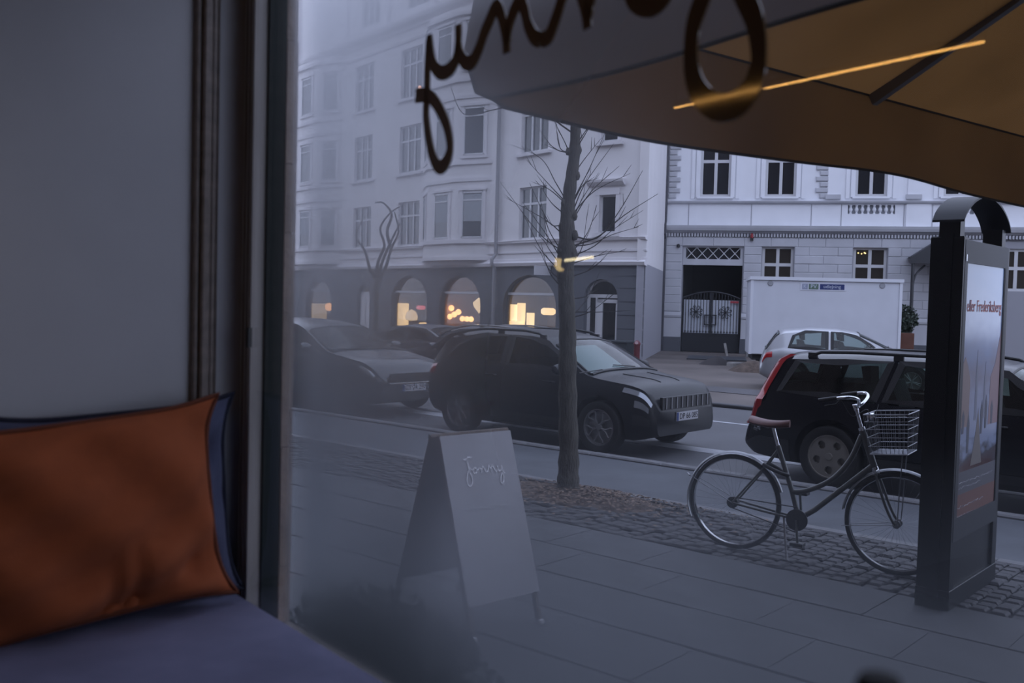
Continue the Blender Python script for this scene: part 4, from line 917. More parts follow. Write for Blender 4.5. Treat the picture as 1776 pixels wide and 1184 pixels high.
# ================================================================== BICYCLE
BK = frame((1.732-.838*.04, 7.294+.546*.04), (.838, -.546))
bk = thing('bicycle', 'grey step-through bicycle with wire basket and brown saddle', 'bicycle', BK)
m_fr = mat('grey_green_frame', (.13, .137, .134), .4, metal=.3, var=.1, scale=10)
m_gal = mat('mudguard_grey', (.30, .31, .33), .35, metal=.7)
HR, HF, RW = (-.02, 0, .352), (1.13, 0, .352), .352
Q = Matrix(((1, 0, 0, 0), (0, 0, 1, 0), (0, -1, 0, 0), (0, 0, 0, 1)))
for hub in (HR, HF):
    t = MB(); R0 = RW-.019
    t.lathe([(R0+.019*cos(a), .019*sin(a)) for a in [2*pi*k/10 for k in range(10)]], 48, T(*hub) @ Q, closed=True); w = t.build('wheel', m_tyre, bk, smooth=True)
    t = MB(); t.lathe([(R0-.018, -.012), (R0-.010, -.013), (R0-.012, .0), (R0-.010, .013), (R0-.018, .012)], 48, T(*hub) @ Q, closed=True); t.build('rim', m_chrome, w, smooth=True)
    t = MB()
    for k in range(36):
        a = 2*pi*k/36; a2 = a+(.35 if k % 2 else -.35); s = .03 if k % 4 < 2 else -.03
        t.tube([(hub[0]+.02*cos(a2), s, hub[2]+.02*sin(a2)), (hub[0]+(R0-.016)*cos(a), 0, hub[2]+(R0-.016)*sin(a))], .0007, 3)
    t.build('spokes', m_gal, w)
    t = MB(); t.lathe([(.014, -.05), (.014, -.038), (.028, -.036), (.028, -.03), (.014, -.025), (.014, .025), (.028, .03), (.028, .036), (.014, .038), (.014, .05)], 14, T(*hub) @ Q); t.build('hub', m_gal, w, smooth=True)
def guard(hub, a0, a1, r):
    g = MB(); n = 30; P = []
    for k in range(n+1):
        a = radians(a0+(a1-a0)*k/n); P.append([(hub[0]+(r-d)*cos(a), y, hub[2]+(r-d)*sin(a)) for y, d in ((-.026, .012), (-.018, .002), (0, -.003), (.018, .002), (.026, .012))])
    g.v = [q for r_ in P for q in r_]; g.f = [(i*5+j, i*5+j+1, (i+1)*5+j+1, (i+1)*5+j) for i in range(n) for j in range(4)]; g.mi = [0]*len(g.f)
    return g.build('mudguard', m_gal, bk, smooth=True, fix=False)
guard(HR, 18, 205, RW+.022); guard(HF, 62, 172, RW+.022)
def tb(name, pts, r, m=None, sm=0, n=10):
    if sm: pts = [tuple(q) for q in smooth_path(pts, sm)]
    return MB().tube(pts, r, n).build(name, m or m_fr, bk, smooth=True)
BB = (.46, 0, .29)
tb('seat_tube', [BB, (.405, 0, .48), (.29, 0, .80)], .018)
tb('seat_post', [(.29, 0, .80), (.245, 0, .945)], .0125, m_chrome)
tb('top_tube', [(.40, 0, .475), (.52, 0, .505), (.68, 0, .60), (.80, 0, .75), (.872, 0, .93)], .019, sm=6)
tb('down_tube', [BB, (.57, 0, .37), (.96, 0, .735)], .020)
tb('head_tube', [(.965, 0, .72), (.875, 0, .965)], .023)
tb('headset', [(.878, 0, .962), (.868, 0, .985)], .023, m_chrome); tb('headset', [(.975, 0, .70), (.966, 0, .72)], .023, m_chrome)
tb('steerer', [(.87, 0, .98), (.835, 0, 1.09), (.832, 0, 1.115)], .0115, m_chrome)
for s in (-1, 1):
    tb('chain_stay', [(BB[0], s*.025, BB[2]), (.25, s*.045, .315), (HR[0], s*.058, HR[2])], .009)
    tb('seat_stay', [(.292, s*.018, .77), (.2, s*.035, .63), (HR[0], s*.058, HR[2])], .0075)
    tb('fork_blade', [(.975, s*.022, .70), (1.01, s*.045, .60), (1.06, s*.052, .47), (1.10, s*.055, .39), (HF[0], s*.055, HF[2])], .0095, sm=4)
    tb('mudguard_stay', [(HR[0], s*.06, HR[2]), (HR[0]-.345, s*.03, HR[2]+.16)], .0028, m_gal)
    tb('mudguard_stay', [(HF[0], s*.06, HF[2]), (HF[0]-.365, s*.03, HF[2]-.06)], .0028, m_gal)
    tb('basket_stay', [(HF[0]+.01, s*.062, HF[2]), (1.16, s*.07, .86)], .0038, m_gal)
    tb('handlebar', [(.83, 0, 1.125), (.86, s*.06, 1.15), (.87, s*.14, 1.19), (.83, s*.23, 1.205), (.76, s*.27, 1.195), (.66, s*.29, 1.175)], .0115, m_chrome, sm=5)
    tb('grip', [(.765, s*.268, 1.197), (.65, s*.292, 1.173)], .0165, m_blackp)
    tb('brake_lever', [(.79, s*.26, 1.19), (.76, s*.26, 1.155), (.69, s*.285, 1.14)], .005, m_blackp)
tb('fork_crown', [(.975, -.04, .695), (.975, .04, .695)], .014, m_chrome)
tb('cable', [(.79, -.26, 1.19), (.86, -.22, 1.08), (.93, -.1, 1.12), (.93, -.02, .95), (.96, .02, .74)], .0028, m_blackp, sm=6, n=5)
tb('stem', [(.832, 0, 1.10), (.815, 0, 1.13), (.85, 0, 1.135)], .016, m_chrome)
# saddle
sd = MB(); S = []
for k in range(15):
    t = k/14; x = .085+.285*t; w = .085*(1-t)**.8*(1 if t > .1 else .55+4.5*t)+.018; z = .975+.02*(1-t)**2+.012*t-.012*sin(pi*t)
    S.append([(x, w*cos(a), z-.028+(.034 if sin(a) > 0 else .022)*sin(a)) for a in [2*pi*j/14 for j in range(14)]])
sd.v = [q for r in S for q in r]; sd.f = [(i*14+j, i*14+(j+1) % 14, (i+1)*14+(j+1) % 14, (i+1)*14+j) for i in range(14) for j in range(14)]+[tuple(range(14)), tuple(range(14*14, 15*14))]; sd.mi = [0]*len(sd.f)
sd.build('saddle', mat('brown_saddle', (.13, .05, .045), .45), bk, smooth=True)
sp_ = MB()
for s in (-1, 1):
    sp_.tube([(.33, s*.015, .955), (.22, s*.025, .925), (.12, s*.03, .945)], .004, 5)
    pts = [(.13+.012*cos(t*1.9), s*.035+.012*sin(t*1.9), .90+t*.0032) for t in range(16)]; sp_.tube(pts, .0028, 4)
sp_.build('saddle_springs', m_gal, bk)
# crank, chain guard, pedals, stand
MB().lathe([(0, -.012), (.070, -.012), (.077, -.008), (.077, .004), (0, .008)], 30, T(BB[0], -.045, BB[2]) @ Q).build('chainring', m_blackp, bk, smooth=True)
MB().lathe([(0, -.01), (.042, -.01), (.042, .01), (0, .01)], 20, T(HR[0], -.045, HR[2]) @ Q).build('sprocket', m_blackp, bk)
ch = MB(); ch.tube([(HR[0], -.046, HR[2]+.04), (BB[0], -.046, BB[2]+.09)], .004, 4); ch.tube([(HR[0], -.046, HR[2]-.04), (BB[0], -.046, BB[2]-.09)], .004, 4); ch.build('chain', m_blackp, bk)
for s, dx, dz in ((-1, .02, .165), (1, -.02, -.165)):
    tb('crank', [(BB[0], s*.06, BB[2]), (BB[0]+dx, s*.075, BB[2]-dz)], .009, m_fr)
    MB().tbox(BB[0]+dx-.045, BB[0]+dx+.045, s*.085-.03 if s < 0 else .055+.03, (s*.085-.03 if s < 0 else .085)+.08, BB[2]-dz-.012, BB[2]-dz+.012, .004).build('pedal', m_blackp, bk)
tb('kickstand', [(.36, -.03, .30), (.42, -.12, .02), (.44, -.13, .006)], .008, m_gal)
tb('frame_lock', [(.20, -.05, .66), (.30, -.05, .62), (.38, -.03, .60), (.30, .05, .62), (.20, .05, .66)], .014, m_blackp, sm=4)
tb('mudguard_clip', [(-.37, -.03, .51), (-.40, 0, .52)], .006, m_gal)
# front lamp and wire basket
MB().lathe([(0, 0), (.02, .006), (.032, .03), (.034, .05), (0, .052)], 14, T(.90, 0, 1.06) @ RY(90)).build('front_lamp', m_chrome, bk, smooth=True)
bs = MB(); wm = mat('basket_wire', (.36, .37, .40), .35, metal=.8)
def bpt(s, t):  # s around 0..4, t height 0..1
    hw = .145+.035*t; x0, x1 = .965-.045*t, 1.205; k = int(s) % 4; f = s-int(s); z = .835+.27*t
    c = [(x0, -hw), (x1, -hw), (x1, hw), (x0, hw)]; a, b_ = c[k], c[(k+1) % 4]
    return (a[0]+(b_[0]-a[0])*f, a[1]+(b_[1]-a[1])*f, z+(.03*(a[0]+(b_[0]-a[0])*f-1.08)/.1*.3))
for t in (0, .2, .42, .63, .82, 1.0):
    bs.tube([bpt(s*.25, t) for s in range(17)], .0026 if 0 < t < 1 else .0042, 5)
for s in range(36): bs.tube([bpt(s/9, 0), bpt(s/9, 1)], .0017, 4)
for k in range(9):
    y = -.145+.29*(k+.5)/9; bs.tube([(.965, y, .832), (1.205, y, .845)], .0017, 4)
bs.build('basket', wm, bk)

# ================================================================== SANDWICH BOARD (world)
f0, f1, k0, k1 = Vector((-.165, 5.17, 0)), Vector((.196, 5.499, 0)), Vector((-.646, 5.688, 0)), Vector((-.287, 6.003, 0))
ab = thing('sandwich_board', 'pale folding sandwich board on wooden legs in front of the window', 'sign', I4)
rid0 = (f0+k0)/2; rid1 = (f1+k1)/2; rid0.z = rid1.z = 1.03
m_bw = mat('board_wood', (.10, .07, .05), .6, var=.3, scale=8, stretch=(6, 6, .6)); m_bp = mat('board_panel', (.40, .40, .43), .6, var=.05); m_bd = mat('board_back', (.075, .068, .066), .7)
tF0 = rid0 + (f0-k0).normalized()*.03; tF1 = rid1 + (f1-k1).normalized()*.03; tB0 = rid0-(f0-k0).normalized()*.03; tB1 = rid1-(f1-k1).normalized()*.03
for nm, A, B in (('leg', tF0, f0), ('leg', tF1, f1), ('leg', tB0, k0), ('leg', tB1, k1)):
    MB().tube([A, B], .017, 4).build(nm, m_bw, ab)
    MB().lathe([(0, 0), (.026, .001), (.022, .02), (0, .026)], 10, T(*B) @ T(0, 0, .0)).build('foot_cap', mat('white_cap', (.55, .55, .58), .5), ab, smooth=True)
nF = (tF1-tF0).cross(f0-tF0).normalized(); nF = nF if nF.y < 0 else -nF
nB = (tB1-tB0).cross(k0-tB0).normalized(); nB = nB if nB.x < 0 else -nB
def lerp(a, b, t): return a+(b-a)*t
def panel(A0, A1, B0, B1, t0, t1, e, nrm, nm, m, th=.012):
    p = [lerp(A0, B0, t0), lerp(A1, B1, t0), lerp(A0, B0, t1), lerp(A1, B1, t1)]; d = (A1-A0).normalized()*e
    return MB().ribbon([p[0]-d+nrm*.018, p[1]+d+nrm*.018], [p[2]-d+nrm*.018, p[3]+d+nrm*.018], nrm*th).build(nm, m, ab)
fp = panel(tF0, tF1, f0, f1, -.01, .84, .015, nF, 'front_panel', m_bp)
panel(tB0, tB1, k0, k1, .0, .80, .01, nB*-1, 'back_panel', m_bd)
MB().tube([rid0+Vector((-.03, -.03, .012)), rid1+Vector((.03, .03, .012))], .016, 6).build('hinge_bar', m_bw, ab)
for t in (.0, .55): MB().tube([lerp(tB0, k0, t+.25), lerp(tB1, k1, t+.25)], .012, 4).build('cross_bar', m_bw, ab)
# hand-lettered script: the word on the board and on the window
Y1 = [(.723,2.278),(.720,2.248),(.718,2.211),(.719,2.169),(.717,2.137),(.727,2.094),(.743,2.056),(.765,2.035),(.786,2.044),(.796,2.067),(.788,2.1),(.769,2.13),(.742,2.158),(.718,2.170),(.682,2.174)]
Y2 = [(.723,2.278),(.728,2.25),(.74,2.22),(.766,2.203),(.794,2.207),(.81,2.224),(.814,2.251),(.813,2.279)]
N1 = [(.814,2.251),(.82,2.228),(.838,2.209),(.858,2.208),(.876,2.228),(.888,2.249),(.903,2.268),(.915,2.283),(.924,2.285),(.934,2.273),(.944,2.249),(.950,2.226),(.952,2.205)]
N2 = [(.952,2.218),(.956,2.243),(.962,2.26),(.976,2.28),(.987,2.28),(.997,2.264),(1.006,2.241),(1.021,2.22),(1.038,2.21),(1.057,2.213),(1.07,2.232),(1.08,2.251),(1.087,2.266),(1.097,2.278),(1.11,2.284),(1.123,2.274),(1.134,2.253),(1.142,2.231),(1.147,2.208)]
N3 = [(1.147,2.22),(1.15,2.243),(1.158,2.262),(1.174,2.276),(1.192,2.266),(1.208,2.252),(1.228,2.250)]
O1 = [(1.228,2.250),(1.24,2.228),(1.262,2.214),(1.285,2.212),(1.303,2.224),(1.307,2.245),(1.296,2.268),(1.27,2.282),(1.246,2.276),(1.233,2.256),(1.24,2.232)]
J1 = [(1.30,2.262),(1.335,2.262),(1.375,2.30),(1.40,2.40),(1.395,2.30),(1.385,2.245),(1.367,2.203),(1.355,2.175),(1.351,2.146),(1.353,2.116),(1.364,2.087),(1.385,2.065),(1.408,2.055),(1.433,2.058),(1.452,2.074),(1.462,2.098),(1.462,2.126),(1.454,2.159),(1.438,2.19),(1.415,2.227),(1.385,2.26),(1.335,2.262)]
J2 = [(1.30,2.415),(1.36,2.43),(1.42,2.40),(1.47,2.41)]
WORD = [('letter_y', [Y1, Y2]), ('letter_n', [N1, N2[:9]]), ('letter_n', [N2[8:], N3[:4]]), ('letter_o', [N3[3:], O1]), ('letter_j', [J1, J2])]
def stroke(mb, pts, wid, y0, th, fx=lambda q: (q[0], q[1]), P=None):
    """flat pen stroke in the xz plane of a frame, round ends"""
    c = [np.array(fx(q)) for q in smooth_path(pts, 5)]; a, b_ = [], []
    for i, q in enumerate(c):
        d = c[min(i+1, len(c)-1)]-c[max(i-1, 0)]; l = np.linalg.norm(d); d = d/l if l > 1e-9 else np.array([1, 0]); nn = np.array([-d[1], d[0]])
        w = wid*(.85+.5*abs(d[0]))*.5*(min(1, (i+1)/3)*.3+.7)
        a.append((q+nn*w)); b_.append((q-nn*w))
    mk = (lambda q: (q[0], y0, q[1])) if P is None else P
    mb.ribbon([mk(q) for q in a], [mk(q) for q in b_], (0, th, 0) if P is None else th); return mb
m_vin = mat('brown_vinyl', (.13, .078, .034), .07, spec=.6)
wl_ = thing('window_lettering', 'brown handwritten word in vinyl script on the window pane', 'lettering', SHOP)
for nm, ss in WORD:
    b = MB()
    for s in ss: stroke(b, s, .027 if nm == 'letter_j' else .020, -.004, .003)
    b.build('letter', m_vin, wl_)
# same word, small, on the board
ax = (tF1-tF0).normalized(); dn_ = (f0-tF0).normalized(); org = tF0 + nF*.0315
def onboard(q): return org + ax*q[0] + dn_*q[1]
m_chalk = mat('faint_white_print', (.74, .74, .77), .6)
b = MB()
for nm, ss in WORD:
    for s in ss: stroke(b, s, .008, 0, nF*.001, lambda q: (.40-(q[0]-.68)*.36, .21-(q[1]-2.21)*.42), onboard)
b.build('board_script', m_chalk, fp)
for x0, x1, h, a in ((.08, .37, .40, .2), (.11, .41, .53, .5), (.17, .39, .72, .8)):
    pts = []; x = x0
    while x < x1: pts.append((x, h-.01*(x-x0)+random.uniform(-.011, .011))); x += .0075
    b = MB(); stroke(b, pts, .0028, 0, nF*.001, lambda q: (q[0], q[1]), onboard); b.build('board_handwriting', m_chalk, fp)

# ================================================================== ADVERTISING STAND (street axes)
KM = frame((2.664, 5.92), (.757, -.653)) @ Matrix.Diagonal((.9, .9, .978, 1))
ks = thing('advertising_stand', 'tall black advertising stand with arched top and winter street poster', 'sign', KM)
m_kb = mat('stand_black', (.006, .007, .009), .4, spec=.3); m_kg = mat('stand_grey', (.022, .024, .03), .5, spec=.3)
WD, TH, HT = 1.08, .215, 2.30
MB().tbox(-TH, -.0, .0, .10, .0, HT, .008).build('end_post', m_kb, ks); MB().tbox(-TH, 0, WD-.1, WD, 0, HT-.02, .008).build('end_post', m_kb, ks)
MB().box(-TH+.07, -.07, -.012, .02, .0, HT+.02).build('post_fin', m_kb, ks)
MB().box(-TH+.02, -.02, .1, WD-.1, .12, HT-.02).build('core', m_kb, ks)
for x0 in (-.022, -TH-.002):
    f = MB(); f.box(x0, x0+.024, .03, WD-.03, HT-.16, HT-.02); f.box(x0, x0+.024, .03, WD-.03, .42, .56); f.box(x0, x0+.024, .03, .085, .56, HT-.16); f.box(x0, x0+.024, WD-.085, WD-.03, .56, HT-.16); f.build('poster_frame', m_kg, ks)
MB().box(-.0, .006, .045, .06, HT-.15, HT-.11).build('lock_plate', m_chrome, ks)
MB().tbox(-TH-.004, .004, -.004, WD+.004, .0, .12, .004).build('foot', m_kb, ks)
for y in (.05, WD-.05): MB().box(-TH+.05, -.03, y-.045, y+.045, HT-.02, HT+.10).build('arch_block', m_kb, ks)
ar = MB(); A_, B_ = [], []
for k in range(25):
    t = k/24; y = -.02+(WD+.04)*t; z = HT+.085+.185*(1-(2*t-1)**2)**.75; A_.append((-TH+.01, y, z)); B_.append((.0, y, z))
ar.ribbon(A_, B_, (0, 0, .014)); ar.build('top_arch', mat('arch_metal', (.022, .024, .03), .5, spec=.3), ks, smooth=True)
# printed poster: winter shopping street
def poster_mat():
    m = bpy.data.materials.new('winter_print'); m.use_nodes = True; t = m.node_tree; b = t.nodes['Principled BSDF']; b.inputs['Roughness'].default_value = .15
    co = t.nodes.new('ShaderNodeTexCoord'); se = t.nodes.new('ShaderNodeSeparateXYZ'); t.links.new(co.outputs['Object'], se.inputs[0])
    nz = t.nodes.new('ShaderNodeTexNoise'); nz.inputs['Scale'].default_value = 4; mp = t.nodes.new('ShaderNodeMapping'); mp.inputs['Scale'].default_value = (1, 1, 2.5)
    t.links.new(co.outputs['Object'], mp.inputs[0]); t.links.new(mp.outputs[0], nz.inputs[0])
    ad = t.nodes.new('ShaderNodeMath'); ad.operation = 'MULTIPLY_ADD'; t.links.new(nz.outputs[0], ad.inputs[0]); ad.inputs[1].default_value = .35; t.links.new(se.outputs['Z'], ad.inputs[2])
    mr = t.nodes.new('ShaderNodeMapRange'); t.links.new(ad.outputs[0], mr.inputs[0]); mr.inputs[1].default_value = .7; mr.inputs[2].default_value = 2.3
    r = t.nodes.new('ShaderNodeValToRGB'); t.links.new(mr.outputs[0], r.inputs[0]); e = r.color_ramp.elements
    e[0].position = .0; e[0].color = (.10, .045, .04, 1); e[1].position = 1; e[1].color = (.30, .40, .58, 1)
    for p, c in ((.20, (.09, .05, .05, 1)), (.26, (.10, .10, .12, 1)), (.30, (.26, .30, .42, 1)), (.48, (.30, .33, .44, 1)), (.56, (.24, .24, .31, 1)), (.70, (.24, .30, .46, 1)), (.86, (.36, .44, .60, 1))):
        q = r.color_ramp.elements.new(p); q.color = c
    t.links.new(r.outputs[0], b.inputs['Base Color']); return m
po = MB().box(-.012, -.006, .06, WD-.06, .5, HT-.12).build('poster', poster_mat(), ks)
def flat(name, pts, m, d=.0): MB().prism(pts, -.0062+d, -.0050+d, 'x').build(name, m, po)
mp_ = lambda n, c: mat(n, c, .5)
flat('printed_house', [(.09, 1.12), (.28, 1.12), (.28, 1.42), (.22, 1.50), (.16, 1.56), (.09, 1.5)], mp_('print_brick', (.20, .14, .13)))
flat('printed_house', [(.74, 1.1), (.99, 1.1), (.99, 1.75), (.92, 1.62), (.86, 1.5), (.76, 1.42)], mp_('print_rose', (.22, .14, .15)))
flat('printed_spire', [(.40, 1.15), (.46, 1.15), (.45, 1.45), (.43, 1.60), (.41, 1.45)], mp_('print_slate', (.13, .14, .19)))
flat('printed_spire', [(.60, 1.15), (.66, 1.15), (.64, 1.42), (.63, 1.52), (.61, 1.4)], mp_('print_slate', (.13, .14, .19)))
flat('printed_tree', [(.36, .86), (.62, .86), (.55, 1.05), (.50, 1.22), (.45, 1.05)], mp_('print_tree', (.11, .095, .09)))
for x, z, h in ((.28, .95, .26), (.58, 1.05, .22), (.68, 1.08, .22), (.82, 1.1, .16), (.16, 1.08, .15)):
    flat('printed_figure', [(x-.02, z), (x+.02, z), (x+.03, z+h*.7), (x, z+h), (x-.03, z+h*.7)], mp_('print_figure', (.045, .05, .075)), .0004)
flat('printed_band', [(.06, .70), (WD-.06, .70), (WD-.06, .84), (.06, .84)], mp_('print_dark', (.055, .055, .07)))
flat('printed_band', [(.06, .50), (WD-.06, .50), (WD-.06, .70), (.06, .70)], mp_('print_rust', (.11, .04, .03)))
PMx = RZ(90) @ RX(90)
text('eller Frederiksberg', .106, mp_('print_red', (.42, .08, .05)), po, T(-.0045, .54, 1.875) @ PMx, .0004)
for z, w in ((.77, .8), (.74, .5), (.62, .6), (.56, .45)):
    pts = []; y = .12
    while y < .12+w: pts.append((y, z+random.uniform(-.008, .008))); y += .012
    b = MB(); b.tube([(-.0045, q[0], q[1]) for q in pts], .0016, 4); b.build('printed_line', mp_('print_pale', (.30, .30, .34)), po)

# ================================================================== PARASOL (frame SHOP)
PX, PY, PS, ZB, VH, AP = -.37, .90, 4.6, 2.437, .36, 1.22
pa = thing('parasol', 'large brown square parasol with deep valance over the pavement', 'parasol', SHOP)
m_can = fabric_mat('brown_canvas', (.12, .075, .036), (.16, .078, .025), .5, .14, 2.0)
m_val = fabric_mat('brown_valance', (.12, .075, .036), (.15, .072, .024), .45, .14, 2.0, outer=(.68, .66, .67))
ZS = ZB+VH; cx, cy = PX+PS/2, PY+PS/2
cor = [(PX, PY), (PX+PS, PY), (PX+PS, PY+PS), (PX, PY+PS)]
for k in range(4):
    a, b_ = cor[k], cor[(k+1) % 4]
    def Cn(s, t, a=a, b_=b_):
        ex, ey = a[0]+(b_[0]-a[0])*s, a[1]+(b_[1]-a[1])*s; q = t
        sag = -.06*sin(pi*t)*sin(pi*s)
        return (ex+(cx-ex)*q, ey+(cy-ey)*q, ZS+AP*q+sag)
    MB().grid(Cn, 24, 16).build('canopy_panel', m_can, pa, smooth=True, fix=False)
    nx, ny = (b_[1]-a[1])/PS, -(b_[0]-a[0])/PS
    def Vl(s, t, a=a, b_=b_, nx=nx, ny=ny):
        w = .012*sin(s*23+1)*t+.03*t+.02*t*sin(s*7)
        rc = .17  # rounded lower corner
        e = min(s, 1-s)*PS; lift = 0 if e > rc else (rc-sqrt(max(0, rc*rc-(rc-e)**2)))
        return (a[0]+(b_[0]-a[0])*s+nx*w, a[1]+(b_[1]-a[1])*s+ny*w, ZS-(VH-lift+.022*sin(s*pi*3+.6)*1-.0)*t)
    v_ = MB().grid(Vl, 60, 8).build('valance', m_val, pa, smooth=True, fix=False)
    MB().tube([Vl(i/60, 1) for i in range(61)], .0065, 6).build('hem', mat('dark_hem', (.02, .016, .014), .8), v_, smooth=True)
    MB().tube([Cn(i/24, 0) for i in range(25)], .006, 6).build('seam', MATS['dark_hem'], pa, smooth=True)
m_rib = mat('grey_rib', (.16, .16, .17), .5)
for k in range(8):
    ang = k*pi/4; q = cor[k//2] if k % 2 == 0 else ((cor[k//2][0]+cor[(k//2+1) % 4][0])/2, (cor[k//2][1]+cor[(k//2+1) % 4][1])/2)
    A3 = Vector((q[0], q[1], ZS-.03)); B3 = Vector((cx, cy, ZS+AP-.07)); A3 = A3+(B3-A3)*.004
    d = (B3-A3).normalized(); sx = d.cross(Vector((0, 0, 1))).normalized(); up = sx.cross(d)
    rbx = MB(); w, h = .018, .026
    rbx.add([A3+sx*w-up*h, A3-sx*w-up*h, A3-sx*w+up*h, A3+sx*w+up*h, B3+sx*w-up*h, B3-sx*w-up*h, B3-sx*w+up*h, B3+sx*w+up*h], [(0, 1, 2, 3), (7, 6, 5, 4), (0, 4, 5, 1), (1, 5, 6, 2), (2, 6, 7, 3), (3, 7, 4, 0)])
    rbx.build('rib', m_rib, pa)
MB().tube([(cx, cy, .06), (cx, cy, ZS+AP-.02)], .035, 14).build('pole', m_rib, pa, smooth=True)
MB().tbox(cx-.4, cx+.4, cy-.4, cy+.4, 0, .09, .02).build('base', m_kerb, pa)

# ================================================================== CUSHIONS
def pillow(w, h, th, ears, seed):
    """square pillow in the yz plane, face to +x; the corners run out to points, soft folds on the face"""
    rnd = random.Random(seed); ph = [rnd.uniform(0, 6) for _ in range(6)]
    def P(u, v, s):
        cu = abs(u); cv = abs(v)
        pin = 1-.07*(1-cu**4)*cv**2; pin2 = 1-.09*(1-cv**4)*cu**2
        y = u*w/2*pin2; z = v*h/2*pin
        y *= 1+ears*(cu*cv)**6; z *= 1+ears*.5*(cu*cv)**6
        t = max(0, (1-cu**2.6)*(1-cv**2.6))**.62*th/2
        fold = .010*sin(7*u+5*v+ph[0])+.008*sin(11*v-6*u+ph[1])+.012*sin(4*u-9*v+ph[2])*cv
        fold += .020*math.exp(-((u-.25)/.05)**2)*-(1 if v < -.1 else 0)*min(1, (-v-.1)*2) + .018*math.exp(-((u-.08)/.06)**2)*-(1 if v < -.2 else 0)*min(1, max(0, -v-.2)*2)
        fold += -.022*math.exp(-((u-.72)/.10)**2-((v+.62)/.12)**2)
        return (s*(t+fold*min(1, t/.03)), y, z)
    b = MB(); N = 44
    b.grid(lambda a, c: P(a*2-1, c*2-1, 1), N, N); b.grid(lambda a, c: P(a*2-1, c*2-1, -1), N, N)
    rim = [P(-1+2*i/30, -1, 1) for i in range(30)]+[P(1, -1+2*i/30, 1) for i in range(30)]+[P(1-2*i/30, 1, 1) for i in range(30)]+[P(-1, 1-2*i/30, 1) for i in range(31)]
    return b, rim
def weave(name, col, col2=None):
    m = mat(name, col, .92, var=.05, scale=30, bump=.2, bscale=420)
    if col2:
        t = m.node_tree; w = t.nodes.new('ShaderNodeTexWave'); w.inputs['Scale'].default_value = 55; w.bands_direction = 'Y'
        co = t.nodes.new('ShaderNodeTexCoord'); t.links.new(co.outputs['Object'], w.inputs[0]); r = t.nodes.new('ShaderNodeValToRGB'); t.links.new(w.outputs['Fac'], r.inputs[0])
        r.color_ramp.elements[0].color = (*col, 1); r.color_ramp.elements[1].color = (*col2, 1); r.color_ramp.elements[0].position = .45; r.color_ramp.elements[1].position = .55
        t.links.new(r.outputs[0], t.nodes['Principled BSDF'].inputs['Base Color'])
    return m
m_or = weave('rust_orange_linen', (.33, .078, .022)); m_or2 = mat('rust_piping', (.13, .033, .012), .9)
m_bl = weave('navy_stripe', (.05, .055, .10), (.10, .11, .18)); m_bl2 = mat('navy_piping', (.012, .014, .03), .9)
for nm, lab, M_, w, h, th, ears, m1, m2, seed in (
    ('orange_cushion', 'large rust orange cushion with a flat piped edge on the bench', SHOP @ T(.016, -.39, 1.297) @ RX(5.0) @ RY(-4), .60, .46, .17, .06, m_or, m_or2, 3),
    ('striped_cushion', 'blue striped cushion with dark piping half hidden behind the orange one', SHOP @ T(-.050, -.297, 1.300) @ RX(3) @ RY(-2), .53, .47, .10, .05, m_bl, m_bl2, 5)):
    c = thing(nm, lab, 'cushion', M_); b, rim = pillow(w, h, th, ears, seed)
    b.build('cover', m1, c, smooth=True, fix=False, ang=70); MB().tube(rim, .0065, 6).build('piping', m2, c, smooth=True)

# ================================================================== LAMPS AND SMALL THINGS INDOORS
def emis(name, col, s): return mat(name, (.8, .8, .8), .5, emit=s, ecol=col)
ll = thing('linear_pendant', 'thin glowing linear pendant lamp, seen only mirrored in the pane', 'lamp', SHOP)
a, b_ = Vector((.484, -.921, 2.307)), Vector((1.319, -.857, 2.312))
MB().tube([a, b_], .0021, 8).build('light_strip', emis('warm_led', (1, .50, .13), 20.0), ll)
MB().tube([a+Vector((0, -.004, .012)), b_+Vector((0, -.004, .012))], .007, 8).build('housing', m_blackp, ll)
for q in (a, b_): MB().tube([q+Vector((0, -.004, .012)), (q.x, q.y-.004, 3.3)], .0012, 4).build('suspension_wire', m_blackp, ll)
sc_ = thing('wall_sconce', 'small brass sconce with a lit tube, seen only mirrored in the pane', 'lamp', SHOP)
y = -.793
MB().tube([(.219, y, 1.9115), (.328, y, 1.9185)], .0042, 8).build('light_tube', emis('cream_led', (1, .84, .48), 14.0), sc_)
MB().tube([tuple(q) for q in smooth_path([(.192, y, 1.917), (.189, y, 1.905), (.190, y, 1.895), (.198, y, 1.888), (.212, y, 1.885)], 4)], [.009]*4+[.009]*5+[.0075]*4+[.004]*4, 8).build('lit_shade', emis('amber_shade', (1, .72, .30), 7.0), sc_, smooth=True)
MB().tube([(.206, y, 1.885), (.324, y, 1.887)], .0016, 6).build('rod', mat('brass', (.6, .42, .16), .25, metal=1), sc_)
MB().tube([(-.12, y-.01, 1.90), (.19, y-.01, 1.90)], .006, 8).build('arm', MATS['brass'], sc_)
bt = thing('bottle', 'out of focus black bottle top at the lower edge of the picture', 'bottle', T(.232, .605, 1.06))
MB().lathe([(0, 0), (.038, 0), (.04, .01), (.04, .30), (.032, .36), (.014, .42), (.0125, .495)], 20).build('body', mat('black_glass', (.003, .003, .003), .3), bt, smooth=True)
MB().lathe([(.0145, .485), (.0145, .508), (.012, .514), (0, .516)], 16).build('cap', mat('matt_black', (.003, .003, .003), .7), bt, smooth=True)

